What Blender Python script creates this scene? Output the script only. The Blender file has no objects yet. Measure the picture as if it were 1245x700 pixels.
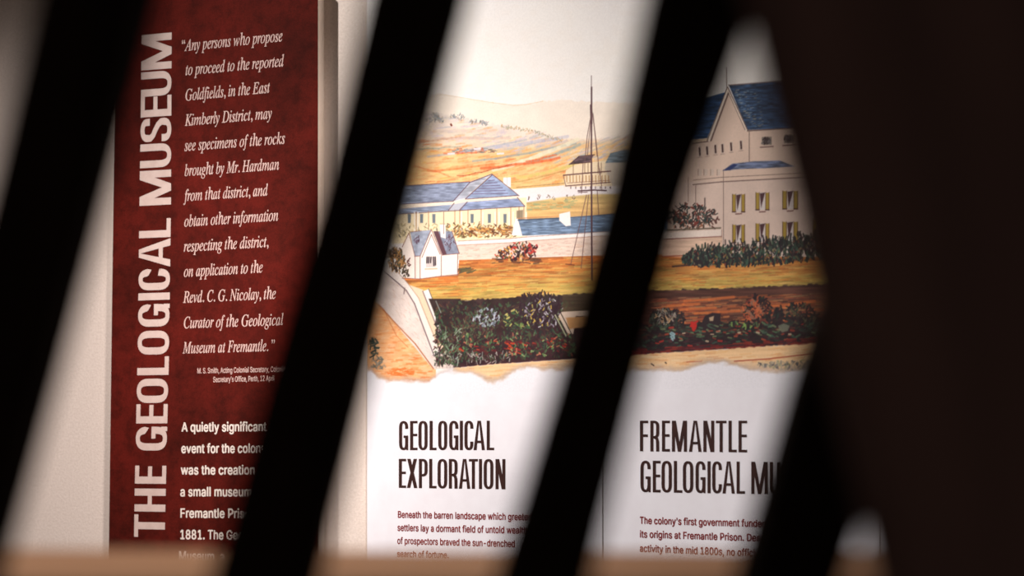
import bpy, math, random
import numpy as np
from mathutils import Vector, Matrix
from mathutils.geometry import tessellate_polygon

scene = bpy.context.scene
COL = scene.collection

# ------------------------------------------------------------------ camera
F = 2400.0                       # focal length in pixels of the 1245 px wide frame
HX, HY = 622.5, 540.0            # principal column and the eye-level row
CZ = 1.30                        # eye height
cam = bpy.data.cameras.new('camera')
cam.sensor_width = 36.0
cam.lens = F / 1245.0 * 36.0
cam.shift_y = (HY - 350.0) / 1245.0
cam.clip_start = 0.05
cam.dof.use_dof = True
cam.dof.focus_distance = 3.02
cam.dof.aperture_fstop = 4.5
camo = bpy.data.objects.new('camera', cam)
COL.objects.link(camo)
camo.location = (0, 0, CZ)
camo.rotation_euler = (math.radians(90), 0, 0)
scene.camera = camo

# ------------------------------------------------------------------ world, lights, exposure
world = bpy.data.worlds.new('world')
scene.world = world
world.use_nodes = True
world.node_tree.nodes['Background'].inputs[0].default_value = (1.0, 0.84, 0.76, 1)
world.node_tree.nodes['Background'].inputs[1].default_value = 0.12

def spot(name, loc, target, power, color, size_deg, blend, radius):
    l = bpy.data.lights.new(name, 'SPOT')
    l.energy = power; l.color = color
    l.spot_size = math.radians(size_deg); l.spot_blend = blend
    l.shadow_soft_size = radius
    o = bpy.data.objects.new(name, l); COL.objects.link(o)
    o.location = loc
    o.rotation_euler = (Vector(target) - Vector(loc)).to_track_quat('-Z', 'Y').to_euler()
    return o

spot('gallery_spot_key', (-1.53, 2.65, 3.00), (0.05, 3.00, 1.37), 255, (1.0, 0.955, 0.93), 43, 1.0, 0.03)
spot('fill_left', (-1.04, 2.05, 2.05), (-0.90, 3.38, 1.16), 62, (1.0, 0.92, 0.895), 70, 1.0, 0.06)  # added fill light that lifts the left wall, not a known fitting
spot('fill_right', (0.30, 1.50, 2.10), (-0.30, 3.20, 1.42), 118, (1.0, 0.90, 0.86), 32, 1.0, 0.10)  # added fill to brighten the red board's side and the shadow strip beside it
spot('fill_low', (0.00, 1.50, 1.95), (0.22, 2.88, 1.04), 25, (1.0, 0.93, 0.92), 38, 1.0, 0.10)  # added booster for the dim lower right of the white panel
spot('gallery_spot_ledge', (-0.45, 1.15, 2.75), (-0.24, 0.86, 1.25), 76, (1.0, 0.93, 0.86), 38, 1.0, 0.08)

vs = scene.view_settings
vs.view_transform = 'Standard'; vs.look = 'None'
vs.exposure = 0.0; vs.gamma = 1.0
vs.use_curve_mapping = False

# ------------------------------------------------------------------ materials
def s2l(c):
    c = c / 255.0
    return c / 12.92 if c <= 0.04045 else ((c + 0.055) / 1.055) ** 2.4

def lin(r, g, b): return (s2l(r), s2l(g), s2l(b), 1.0)

def material(name, rough=0.7, spec=0.3):
    m = bpy.data.materials.new(name); m.use_nodes = True
    nt = m.node_tree; b = nt.nodes['Principled BSDF']
    b.inputs['Roughness'].default_value = rough
    b.inputs['Specular IOR Level'].default_value = spec
    return m, nt, b

def noise_mix(nt, c1, c2, scale, detail=4, lo=0.35, hi=0.65, stretch=(1, 1, 1), rough=0.55):
    tc = nt.nodes.new('ShaderNodeTexCoord'); mp = nt.nodes.new('ShaderNodeMapping')
    mp.inputs['Scale'].default_value = stretch
    nt.links.new(tc.outputs['Object'], mp.inputs['Vector'])
    n = nt.nodes.new('ShaderNodeTexNoise'); n.inputs['Scale'].default_value = scale
    n.inputs['Detail'].default_value = detail; n.inputs['Roughness'].default_value = rough
    nt.links.new(mp.outputs['Vector'], n.inputs['Vector'])
    r = nt.nodes.new('ShaderNodeValToRGB')
    r.color_ramp.elements[0].position = lo; r.color_ramp.elements[0].color = c1
    r.color_ramp.elements[1].position = hi; r.color_ramp.elements[1].color = c2
    nt.links.new(n.outputs['Fac'], r.inputs['Fac'])
    return r.outputs['Color'], n.outputs['Fac']

def noisy(name, c1, c2, scale, rough=0.7, spec=0.3, bump=0.0, dist=0.001, **k):
    m, nt, b = material(name, rough, spec)
    col, fac = noise_mix(nt, c1, c2, scale, **k)
    nt.links.new(col, b.inputs['Base Color'])
    if bump:
        bp = nt.nodes.new('ShaderNodeBump'); bp.inputs['Strength'].default_value = bump
        bp.inputs['Distance'].default_value = dist
        nt.links.new(fac, bp.inputs['Height']); nt.links.new(bp.outputs['Normal'], b.inputs['Normal'])
    return m

M_wall = noisy('painted plaster', lin(218, 202, 190), lin(232, 217, 206), 260, 0.85, 0.2, 0.55, 0.0012, detail=3, lo=.3, hi=.7)
M_floor = noisy('floor boards', lin(52, 38, 30), lin(72, 54, 42), 6, 0.6, stretch=(1, 12, 1))
M_ceiling = noisy('ceiling paint', lin(60, 54, 50), lin(70, 62, 56), 8)
M_slat = noisy('near black stained timber', lin(22, 15, 11), lin(30, 20, 14), 9, 0.9, 0.05, stretch=(6, 6, 1))
M_post = noisy('dark brown timber', lin(78, 60, 56), lin(92, 70, 64), 7, 0.9, 0.05, stretch=(6, 6, 1))
M_ledge = noisy('oiled timber', lin(164, 120, 90), lin(180, 134, 100), 5, 0.7, 0.15, stretch=(1, 8, 1))
M_board = noisy('cream board edge', lin(242, 226, 212), lin(248, 234, 222), 20)
M_white = noisy('white printed sheet', lin(236, 231, 235), lin(240, 236, 240), 30, 0.6, 0.2)

def red_material():
    m, nt, b = material('mottled oxide red print', 0.8, 0.05)
    c1, f1 = noise_mix(nt, lin(66, 20, 14), lin(100, 28, 21), 5.0, detail=6, lo=.32, hi=.66)
    c2, f2 = noise_mix(nt, (0.62, 0.70, 0.70, 1), (1.05, 1.0, 1.0, 1), 42, detail=5, lo=.34, hi=.56, rough=.7)
    c3, f3 = noise_mix(nt, (0.80, 0.80, 0.80, 1), (1.12, 1.12, 1.12, 1), 420, detail=2, lo=.3, hi=.7)
    a = nt.nodes.new('ShaderNodeMix'); a.data_type = 'RGBA'; a.blend_type = 'MULTIPLY'; a.inputs[0].default_value = 1
    nt.links.new(c1, a.inputs[6]); nt.links.new(c2, a.inputs[7])
    d = nt.nodes.new('ShaderNodeMix'); d.data_type = 'RGBA'; d.blend_type = 'MULTIPLY'; d.inputs[0].default_value = 1
    nt.links.new(a.outputs[2], d.inputs[6]); nt.links.new(c3, d.inputs[7])
    nt.links.new(d.outputs[2], b.inputs['Base Color'])
    return m
M_red = red_material()
M_title = noisy('pale pink title ink', lin(202, 176, 166), lin(212, 188, 178), 60)
M_quote = noisy('pale quotation ink', lin(208, 172, 162), lin(218, 184, 174), 60)
M_body = noisy('off white body ink', lin(226, 210, 198), lin(232, 217, 206), 60)
M_heading = noisy('dark brown heading ink', lin(46, 18, 12), lin(56, 24, 16), 60)
M_maroon = noisy('maroon body ink', lin(126, 34, 36), lin(138, 42, 42), 60)
M_seam = noisy('dark joint filler', lin(90, 74, 66), lin(104, 86, 76), 60)

def art_material():
    m, nt, b = material('watercolour print', 0.6, 0.2)
    at = nt.nodes.new('ShaderNodeVertexColor'); at.layer_name = 'ink'
    c3, f3 = noise_mix(nt, (0.95, 0.95, 0.95, 1), (1.03, 1.03, 1.03, 1), 300, detail=3, lo=.3, hi=.7)
    d = nt.nodes.new('ShaderNodeMix'); d.data_type = 'RGBA'; d.blend_type = 'MULTIPLY'; d.inputs[0].default_value = 1
    nt.links.new(at.outputs['Color'], d.inputs[6]); nt.links.new(c3, d.inputs[7])
    nt.links.new(d.outputs[2], b.inputs['Base Color'])
    return m
M_art = art_material()

# ------------------------------------------------------------------ object helpers
def link_mesh(name, verts, faces, mat, parent=None, frame=None):
    """vertices are given in world space and stored in the frame of the parent (or of the object itself)"""
    me = bpy.data.meshes.new(name)
    M = parent.matrix_world if parent is not None else (frame if frame is not None else Matrix())
    Mi = M.inverted()
    me.from_pydata([tuple(Mi @ Vector(v)) for v in verts], [], faces)
    me.materials.append(mat); me.update()
    o = bpy.data.objects.new(name, me); COL.objects.link(o)
    if parent is not None: o.parent = parent
    else: o.matrix_world = M
    return o

def tag(o, label=None, cat=None, group=None, kind=None):
    if label: o['label'] = label
    if cat: o['category'] = cat
    if group: o['group'] = group
    if kind: o['kind'] = kind
    return o

def empty(name, loc, rz=0.0):
    o = bpy.data.objects.new(name, None); COL.objects.link(o)
    o.location = loc; o.rotation_euler = (0, 0, rz); o.empty_display_size = 0.05
    bpy.context.view_layer.update()
    return o

def bevel(o, w, seg=2):
    m = o.modifiers.new('edge', 'BEVEL'); m.width = w; m.segments = seg; m.limit_method = 'ANGLE'
    return o

BOXF = [(0, 3, 2, 1), (4, 5, 6, 7), (0, 1, 5, 4), (1, 2, 6, 5), (2, 3, 7, 6), (3, 0, 4, 7)]

class Plane:
    """A vertical plane: origin, direction running right, normal facing the room."""
    def __init__(self, origin, right, normal, off=0.0):
        self.n = Vector((normal[0], normal[1], 0)).normalized()
        self.r = Vector((right[0], right[1], 0)).normalized()
        self.o = Vector((origin[0], origin[1], 0)) + self.n * off
    def off(self, d):
        p = Plane((0, 0), self.r, self.n); p.o = self.o + self.n * d
        return p
    def hit(self, x, y):
        d = Vector(((x - HX) / F, 1.0, (HY - y) / F))
        t = self.o.dot(self.n) / d.dot(self.n)
        return Vector((0, 0, CZ)) + d * t
    def uv(self, x, y):
        p = self.hit(x, y)
        return (p - self.o).dot(self.r), p.z
    def angle(self): return math.atan2(self.r.y, self.r.x)
    def frame(self, p): return Matrix.Translation(p) @ Matrix.Rotation(self.angle(), 4, 'Z')
    def at(self, u, z, lift=0.0):
        p = self.o + self.r * u + self.n * lift
        return Vector((p.x, p.y, z))

def project(P):
    """numpy array of world points to photograph pixels (used once to register the artwork)"""
    return HX + F * P[:, 0] / P[:, 1], HY - F * (P[:, 2] - CZ) / P[:, 1]

# the two faces of the wall meet in an inner corner
CORNER = ((446 - HX) / F * 3.2, 3.2)
D1 = Vector((-6822 / F, 1)).normalized()       # runs away to the left
D2 = Vector((-3272.5 / F, 1)).normalized()
W1 = Plane(CORNER, (-D1.x, -D1.y), (-D1.y, D1.x))
W2 = Plane(CORNER, (-D2.x, -D2.y), (-D2.y, D2.x))
for w in (W1, W2):
    if w.n.y > 0: w.n = -w.n

# ------------------------------------------------------------------ room
def wall_slab(name, pl, u0, u1, z0, z1, t):
    a = [pl.at(u0, z0), pl.at(u1, z0), pl.at(u1, z1), pl.at(u0, z1)]
    b = [p - pl.n * t for p in a]
    return tag(link_mesh(name, a + b, BOXF, M_wall, None, pl.frame(a[0])), kind='structure')
wall_slab('wall_left', W1, -2.6, 0.0, 0.0, 3.2, 0.12)
wall_slab('wall_right', W2, 0.0, 3.0, 0.0, 3.2, 0.12)

def slab(name, x0, x1, y0, y1, z0, z1, mat):
    v = [(x0, y0, z0), (x1, y0, z0), (x1, y1, z0), (x0, y1, z0), (x0, y0, z1), (x1, y0, z1), (x1, y1, z1), (x0, y1, z1)]
    return tag(link_mesh(name, v, BOXF, mat), kind='structure')
slab('floor', -3.4, 3.0, -1.0, 4.6, -0.1, 0.0, M_floor)
slab('ceiling', -3.4, 3.0, -1.0, 4.6, 3.2, 3.3, M_ceiling)

# ------------------------------------------------------------------ panels
def box_on(pl, corners, front, back, name, mat, parent):
    """board bounded by four pixel corners (bl, br, tr, tl) on the plane, between two lifts"""
    q = [pl.uv(*c) for c in corners]
    a = [pl.at(u, z, front) for u, z in q]; b = [pl.at(u, z, back) for u, z in q]
    return link_mesh(name, a + b, BOXF, mat, parent)

RED_T = 0.024
RP = W1.off(RED_T)
red_c = [(131.5, 742), (386.5, 742), (386.5, -18), (141.2, 1)]
base = RP.hit(260, 742)
red_panel = tag(empty('title_panel', base, RP.angle()), 'tall dark red information panel with sideways title, mounted proud of the cream wall', 'panel')
box_on(RP, red_c, -0.0005, -RED_T, 'board', M_board, red_panel)
box_on(RP, red_c, 0.0004, -0.0005, 'printed_sheet', M_red, red_panel)

INFO_T = 0.006
IP = W2.off(INFO_T)
def info_panel(x0, x1, label):
    xm = (x0 + x1) / 2
    root = tag(empty('information_panel', IP.hit(xm, 760), IP.angle()), label, 'panel')
    u0, z0 = IP.uv(x0, 760); u1, _ = IP.uv(x1, 760); z1 = IP.uv(x0, -70)[1]; z0 = IP.uv(xm, 760)[1]
    a = [IP.at(u0, z0, -0.0005), IP.at(u1, z0, -0.0005), IP.at(u1, z1, -0.0005), IP.at(u0, z1, -0.0005)]
    b = [p - IP.n * (INFO_T - 0.0005) for p in a]
    link_mesh('board', a + b, BOXF, M_board, root)
    return root, u0, u1, z0, z1
wide = info_panel(446.6, 1068.8, 'wide white information panel with a painted view above two dark headings')
sliver = info_panel(1070.2, 1300, 'mostly hidden white panel, only a sliver showing by the broad brown post')
# thin dark rule between the two text columns
ruleu = IP.uv(733.3, 640)[0]
rv = [IP.at(ruleu + dx, z, .0006) for dx, z in ((-.0008, wide[3]), (.0008, wide[3]), (.0008, IP.uv(733, 520)[1]), (-.0008, IP.uv(733, 520)[1]))]
link_mesh('column_rule', rv + [p - IP.n * .0008 for p in rv], BOXF, M_seam, wide[0])['label'] = 'thin dark rule between the text columns'

# ------------------------------------------------------------------ the watercolour, brushed into vertex colours
SS = 2.0
PX0, PY0, PX1, PY1 = 440.0, -72.0, 1075.0, 474.0
PW, PH = int((PX1 - PX0) * SS), int((PY1 - PY0) * SS)
GY, GX = np.mgrid[0:PH, 0:PW].astype(np.float32)
GX = PX0 + (GX + .5) / SS; GY = PY0 + (GY + .5) / SS
ART = np.zeros((PH, PW, 3), np.float32)
rng = np.random.default_rng(7)
rnd = random.Random(11)

def vnoise(fx, fy, seed):
    """smooth value noise over the sheet with cells fx by fy pixels"""
    r = np.random.default_rng(seed)
    gx, gy = (GX - PX0) / fx, (GY - PY0) / fy
    nx, ny = int(gx.max()) + 3, int(gy.max()) + 3
    t = r.random((ny, nx)).astype(np.float32)
    ix, iy = gx.astype(int), gy.astype(int)
    u, v = gx - ix, gy - iy
    u = u * u * (3 - 2 * u); v = v * v * (3 - 2 * v)
    return (t[iy, ix] * (1 - u) + t[iy, ix + 1] * u) * (1 - v) + (t[iy + 1, ix] * (1 - u) + t[iy + 1, ix + 1] * u) * v

N_f = vnoise(3, 3, 1); N_m = vnoise(11, 8, 2); N_l = vnoise(42, 30, 3)
N_s = vnoise(26, 2.2, 4); N_s2 = vnoise(60, 4.5, 5); N_w = vnoise(7, 1.6, 6)

def col(c): return np.array(c, np.float32)

def window(x0, y0, x1, y1, pad=3):
    a = max(0, int((x0 - pad - PX0) * SS)); b = min(PW, int((x1 + pad - PX0) * SS) + 1)
    c = max(0, int((y0 - pad - PY0) * SS)); d = min(PH, int((y1 + pad - PY0) * SS) + 1)
    return slice(c, d), slice(a, b)

def edge_mask(pts, soft, sl):
    x, y = GX[sl], GY[sl]
    inside = np.zeros(x.shape, bool); dist = np.full(x.shape, 1e9, np.float32)
    n = len(pts)
    for i in range(n):
        x0, y0 = pts[i]; x1, y1 = pts[(i + 1) % n]
        if y0 != y1:
            c = ((y0 > y) != (y1 > y)) & (x < (x1 - x0) * (y - y0) / (y1 - y0) + x0)
            inside ^= c
        dx, dy = x1 - x0, y1 - y0; L = dx * dx + dy * dy + 1e-9
        t = np.clip(((x - x0) * dx + (y - y0) * dy) / L, 0, 1)
        dist = np.minimum(dist, np.hypot(x - x0 - t * dx, y - y0 - t * dy))
    sd = np.where(inside, dist, -dist)
    return np.clip(sd / soft + .5, 0, 1)

def poly(pts, c, soft=.8, alpha=1.0, c2=None, tex=None, amt=0.0):
    xs = [p[0] for p in pts]; ys = [p[1] for p in pts]
    sl = window(min(xs), min(ys), max(xs), max(ys))
    m = (edge_mask(pts, soft, sl) * alpha)[..., None]
    C = col(c) * np.ones(ART[sl].shape, np.float32)
    if c2 is not None:
        k = np.clip((GY[sl] - min(ys)) / (max(ys) - min(ys)), 0, 1)[..., None]
        C = C * (1 - k) + col(c2) * k
    if tex is not None: C = C * (1 + amt * (tex[sl][..., None] - .5))
    ART[sl] = ART[sl] * (1 - m) + C * m

def stroke(pts, w, c, alpha=1.0, soft=.7):
    for i in range(len(pts) - 1):
        (x0, y0), (x1, y1) = pts[i], pts[i + 1]
        sl = window(min(x0, x1) - w, min(y0, y1) - w, max(x0, x1) + w, max(y0, y1) + w, 1)
        x, y = GX[sl], GY[sl]
        if x.size == 0: continue
        dx, dy = x1 - x0, y1 - y0
        t = np.clip(((x - x0) * dx + (y - y0) * dy) / (dx * dx + dy * dy + 1e-9), 0, 1)
        d = np.hypot(x - x0 - t * dx, y - y0 - t * dy)
        m = (np.clip((w / 2 - d) / soft + .5, 0, 1) * alpha)[..., None]
        ART[sl] = ART[sl] * (1 - m) + col(c) * m

def dabs(n, inside, cols, ln=(1.5, 4), w=(1, 2), ang=(-1.2, 1.2), alpha=.9, base=math.pi / 2):
    """n brush dabs; inside() returns a point"""
    for _ in range(n):
        x, y = inside(); a = base + rnd.uniform(*ang); L = rnd.uniform(*ln) / 2
        stroke([(x - L * math.cos(a), y - L * math.sin(a)), (x + L * math.cos(a), y + L * math.sin(a))],
               rnd.uniform(*w), rnd.choice(cols), alpha)

def ell(cx, cy, rx, ry):
    def f():
        a = rnd.uniform(0, 6.283); r = math.sqrt(rnd.random())
        return cx + rx * r * math.cos(a), cy + ry * r * math.sin(a)
    return f
def band(x0, x1, top, bot):
    def f():
        x = rnd.uniform(x0, x1)
        return x, rnd.uniform(top(x), bot(x))
    return f
def line(*pts):
    xs = [p[0] for p in pts]; ys = [p[1] for p in pts]
    return lambda x: float(np.interp(x, xs, ys))
def linear(pts):
    return np.interp(GX, [p[0] for p in pts], [p[1] for p in pts])
def region(top, bot, c, c2=None, soft=1.0, tex=None, amt=0., alpha=1.0, x0=None, x1=None, rag=0., ragn=None):
    t, b = linear(top), linear(bot)
    if rag: t = t + (ragn if ragn is not None else N_f - .5) * rag; 
    m = np.clip((GY - t) / soft + .5, 0, 1) * np.clip((b - GY) / soft + .5, 0, 1) * alpha
    if x0 is not None: m = m * np.clip((GX - x0) / soft + .5, 0, 1)
    if x1 is not None: m = m * np.clip((x1 - GX) / soft + .5, 0, 1)
    C = np.zeros_like(ART) + col(c)
    if c2 is not None:
        k = np.clip((GY - t) / np.maximum(b - t, 1), 0, 1)[..., None]; C = C * (1 - k) + col(c2) * k
    if tex is not None: C = C * (1 + amt * (tex[..., None] - .5))
    ART[...] = ART * (1 - m[..., None]) + C * m[..., None]

INK = (70, 45, 48)
# sky with faint lilac and cream clouds
ART[...] = col((250, 243, 236))
k = (np.clip((70 - GY) / 90, 0, 1) * N_l)[..., None]; ART[...] = ART * (1 - .25 * k) + col((234, 230, 244)) * .25 * k
k = (np.clip((N_m - .5) * 2, 0, 1) * .5)[..., None]; ART[...] = ART * (1 - .25 * k) + col((244, 226, 208)) * .25 * k
# palest far range
far = [(440, 128), (500, 124), (520, 117), (535, 114.5), (552, 117), (575, 121), (600, 125), (625, 128), (640, 127), (660, 123), (690, 121), (720, 124), (1080, 130)]
region(far, [(440, 232), (1080, 232)], (247, 232, 216), (246, 228, 208), 1.4, N_m, .03, rag=3)
for a, b in zip(far[1:9], far[2:10]): stroke([a, b], .9, (214, 180, 140), .55)
# main hill
hill = [(440, 140), (500, 136), (530, 136), (545, 141), (560, 143), (590, 149), (620, 154), (650, 159), (678, 168), (690, 171), (720, 170), (745, 166), (800, 160), (1080, 150)]
region(hill, [(440, 236), (1080, 236)], (232, 216, 204), (238, 194, 136), 1.5, N_m, .10, rag=5)
region([(440, 176), (560, 186), (640, 178), (690, 172), (1080, 170)], [(440, 236), (1080, 236)], (238, 190, 130), (242, 196, 126), 9, N_s, .14, .85)
fldf = line(*hill)
HC = [(222, 150, 100), (206, 190, 200), (176, 176, 190), (232, 168, 112), (236, 206, 150), (190, 186, 170), (226, 130, 78), (200, 190, 140), (240, 220, 190)]
for i in range(820):
    x = rnd.uniform(490, 760); y = rnd.uniform(fldf(x) + 3, 226)
    t = (y - fldf(x)) / 60
    c = rnd.choice(HC[1:4] + HC[5:6] + HC[8:]) if t < .55 else rnd.choice([HC[0], HC[3], HC[6], HC[6], HC[4], (244, 180, 90), (236, 150, 84)])
    L = rnd.uniform(3, 13); sl = -.12 - .28 * max(0, (x - 560) / 160)
    stroke([(x, y), (x + L * .5, y + L * .5 * sl - .3), (x + L, y + L * sl)], rnd.uniform(.8, 2.4), c, rnd.uniform(.25, .6), 1.2)
# broad coloured furrows sweeping up to the right
for (x0, y0, x1, y1, c, w, a) in [(520, 190, 640, 170, (168, 172, 180), 2.4, .6), (560, 184, 690, 166, (180, 180, 200), 4, .5), (575, 196, 700, 174, (150, 160, 156), 2.6, .7),
        (600, 206, 702, 170, (236, 226, 196), 5, .7), (640, 198, 705, 176, (156, 166, 160), 3.4, .7), (500, 182, 560, 178, (150, 158, 140), 1.6, .6), (585, 205, 680, 192, (226, 104, 56), 3.2, .75),
        (520, 208, 600, 200, (226, 120, 64), 2.4, .6), (556, 214, 622, 200, (170, 84, 50), 1.1, .9), (540, 187, 590, 184, (216, 98, 58), 2.2, .6), (630, 216, 700, 200, (216, 196, 110), 4, .6),
        (620, 222, 690, 206, (190, 150, 84), 1.4, .7), (640, 196, 676, 188, (224, 106, 60), 2, .7), (500, 202, 545, 213, (214, 110, 60), 1.6, .5), (520, 160, 600, 158, (214, 190, 176), 4, .4),
        (530, 168, 620, 168, (206, 178, 164), 3.4, .5), (510, 172, 560, 166, (196, 140, 110), 2, .4)]:
    n = 9
    pts = [(x0 + (x1 - x0) * i / n, y0 + (y1 - y0) * (i / n) ** 1.25 + rnd.uniform(-.7, .7)) for i in range(n + 1)]
    stroke(pts, w, c, a, 1.4)
for cx, cy, r, n in [(529, 140, 5, 26), (534, 146, 6, 30), (551, 142, 4, 14), (560, 142, 6, 16), (576, 147, 4, 16), (586, 149, 3.5, 18), (592, 150, 3, 8), (522, 146, 4, 12)]:
    dabs(n, ell(cx, cy, r, r * .7), [(130, 138, 146), (112, 122, 126), (160, 160, 160), (146, 130, 110)], (1, 3), (.7, 1.5), alpha=.6)
for cx in range(610, 684, 2):
    dabs(2, ell(cx, fldf(cx) + 1, 2, 1.8), [(168, 158, 120), (190, 150, 100), (150, 150, 130)], (1, 3), (.6, 1.3), alpha=.6)
dabs(60, ell(575, 183, 30, 3), [(130, 140, 130), (120, 100, 90), (150, 160, 170), (196, 90, 50)], (1, 4), (.7, 1.6), base=0, ang=(-.3, .3), alpha=.7)
stroke([(548.2, 151), (549, 152.5)], 2.2, (120, 44, 26))
for x, y in [(548, 187), (608, 187), (580, 181)]: stroke([(x - 3, y), (x + 4, y - .6)], 2.2, (232, 224, 226), .9)
# road, near field, white water strip
region([(440, 222), (620, 230), (700, 224), (1080, 216)], [(440, 250), (1080, 240)], (240, 228, 222), (236, 228, 232), 1.5, x0=612)
region([(600, 247), (640, 246), (680, 240), (720, 236), (1080, 232)], [(440, 268), (1080, 264)], (214, 184, 122), (232, 180, 116), 2, N_s, .25, x0=612)
dabs(60, band(640, 700, line((640, 247), (700, 242)), line((640, 256), (700, 252))), [(150, 164, 120), (170, 170, 120), (196, 150, 90)], (3, 8), (.8, 1.8), base=0, ang=(-.15, .1), alpha=.7)
stroke([(624, 229), (680, 225)], 1.2, (216, 168, 96)); stroke([(628, 227.5), (688, 222.5)], .8, (120, 90, 60), .7)
for x in (643, 655, 667, 674, 689, 697): dabs(5, ell(x, 240, 2, 2.6), [(120, 100, 90), (160, 150, 130)], (1, 3), (.6, 1.2))
# distant houses by the mast
poly([(686, 227), (688, 207), (700, 200), (745, 194), (745, 226)], (240, 216, 180), 1)
poly([(745, 226), (735, 205), (737, 196), (743, 190), (800, 184), (830, 226)], (206, 190, 172), 1)
poly([(736, 198), (742, 186), (760, 182), (790, 182), (796, 196)], (112, 124, 132), 1, tex=N_w, amt=.5)
poly([(693, 200), (703, 190.5), (722, 188.5), (717, 197)], (96, 74, 78), .8, tex=N_w, amt=.7)
stroke([(692, 200), (704, 190), (723, 188)], 1, INK); stroke([(694, 199.5), (718, 197)], 1, INK)
for x in (697, 711, 715, 727, 731): stroke([(x, 198), (x, 211)], .9, (120, 86, 66), .8)
stroke([(685, 213), (712, 210.5), (742, 208)], 1.5, (96, 58, 60)); stroke([(685, 214), (688, 226)], 1, (140, 110, 100))
stroke([(688, 226), (742, 221.5)], 1.3, (110, 74, 76)); stroke([(690, 222.5), (742, 219)], .8, (150, 110, 100))
for i in range(14): x = 689 + i * 3.9; stroke([(x, 213.5), (x + .2, 221)], 1.3, (168, 120, 74), .75)
for i in range(9): x = 694 + i * 6; stroke([(x, 227), (x, 229)], 1.3, (110, 86, 84), .8)
# long verandah house
poly([(476, 250), (640, 240), (641, 292), (476, 296)], (247, 226, 186), 1, tex=N_m, amt=.05)
poly([(487, 226), (571, 221), (598, 211.5), (551, 244.5), (470, 249)], (150, 160, 182), .9, tex=N_w, amt=.45)
poly([(551, 244.5), (571, 221.5), (598, 211.5), (566, 241)], (178, 180, 192), .9, tex=N_w, amt=.35)
poly([(566, 241.5), (598, 212), (630, 237.5)], (152, 166, 196), .9, tex=N_w, amt=.3)
for i in range(10):
    y = 224 + i * 2.0; stroke([(500 + i * 1.3, y + 3), (566 - i * 1.4, y - .6)], .9, (96, 96, 118), .5)
for i in range(6): y = 219 + i * 3.2; h = 4 + i * 4; stroke([(598 - h, y + .6), (598 + h * .8, y - .2)], 1.2, (104, 84, 112), .7)
poly([(480, 249), (551, 245), (566, 241.5), (630, 238), (631, 241), (566, 246), (548, 249), (480, 254)], (246, 228, 206), .8)
poly([(470, 255), (549, 248.5), (545, 256), (470, 260.5)], (148, 158, 180), .8, tex=N_w, amt=.45)
poly([(545, 256), (549, 248.5), (569, 245), (559, 255.5)], (190, 190, 200), .8)
poly([(559, 255.5), (568, 245.5), (629, 241), (637.5, 250.5)], (144, 156, 188), .8, tex=N_w, amt=.4)
for p in ([(551, 244.5), (571, 222), (598, 211.5), (613, 223), (631, 238)], [(566, 241.5), (598, 213)], [(566, 242), (630, 237.5)], [(470, 249), (551, 244.5)],
          [(470, 261), (545, 256.5), (559, 255.8), (638, 250.8)], [(545, 256), (552, 247)], [(559, 255), (568, 245.5)], [(629, 240), (638, 250.5)], [(487, 226), (571, 221)]):
    stroke(p, 1.0, (92, 62, 74), .85)
for x in (506, 521, 553, 559, 569, 585, 604, 621, 631, 637): stroke([(x, 257.5 - (x - 500) * .04), (x, 284)], .9, (150, 100, 72), .85)
for x in (504, 508, 561, 587, 602, 607, 619, 624, 640): stroke([(x, 258), (x, 285)], 1.5, (246, 236, 226), .8)
for x in (497.5, 512.5, 527.5, 574, 595, 614): poly([(x - 2, 260), (x + 2, 260), (x + 1.8, 271), (x - 1.8, 271)], (96, 108, 120), .9, .9)
poly([(628, 256), (636, 255), (636, 271), (628, 272)], (128, 112, 92), 1, .8)
poly([(612, 216), (621, 215.5), (621, 228), (617, 226), (612, 222)], (248, 242, 240), .7); stroke([(616.5, 216), (616.5, 225)], .8, (200, 180, 170))
BR = [(92, 60, 44), (110, 76, 52), (196, 140, 82), (232, 190, 120), (120, 110, 66), (236, 208, 150), (246, 226, 186)]
dabs(330, band(540, 628, lambda x: 273 + 2 * math.sin(x), lambda x: 288), BR, (1.5, 4), (.9, 2), alpha=.85)
dabs(50, band(568, 622, lambda x: 276, lambda x: 285), [(150, 94, 54), (216, 160, 90), (96, 60, 44)], (2, 5), (1.2, 2.2), base=.4, ang=(-.5, .5))
dabs(110, band(480, 545, lambda x: 272, lambda x: 288), [(120, 110, 84), (176, 160, 110), (90, 84, 70), (214, 190, 140)], (1.5, 4), (.7, 1.5), alpha=.7)
# low blue roof with white chimney
poly([(622, 286), (627, 264), (632, 268), (640, 287)], (250, 240, 232), .8)
poly([(630, 268), (745, 260), (830, 255), (830, 278), (745, 282), (635, 286.5)], (116, 136, 162), .8, tex=N_w, amt=.5)
stroke([(630, 267.5), (680, 265)], 1.6, (70, 84, 104)); stroke([(694, 264.5), (760, 259)], 1.2, (76, 90, 112)); stroke([(628, 265.5), (680, 262.5)], .9, (190, 130, 90))
for i in range(26): x = rnd.uniform(634, 735); y = rnd.uniform(269, 283) - (x - 634) * .04; stroke([(x, y), (x + rnd.uniform(4, 12), y - .5)], .8, (60, 76, 104), .5)
poly([(680, 260), (693, 257), (694, 274), (688, 275), (680, 268)], (246, 238, 232), .8)
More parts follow.
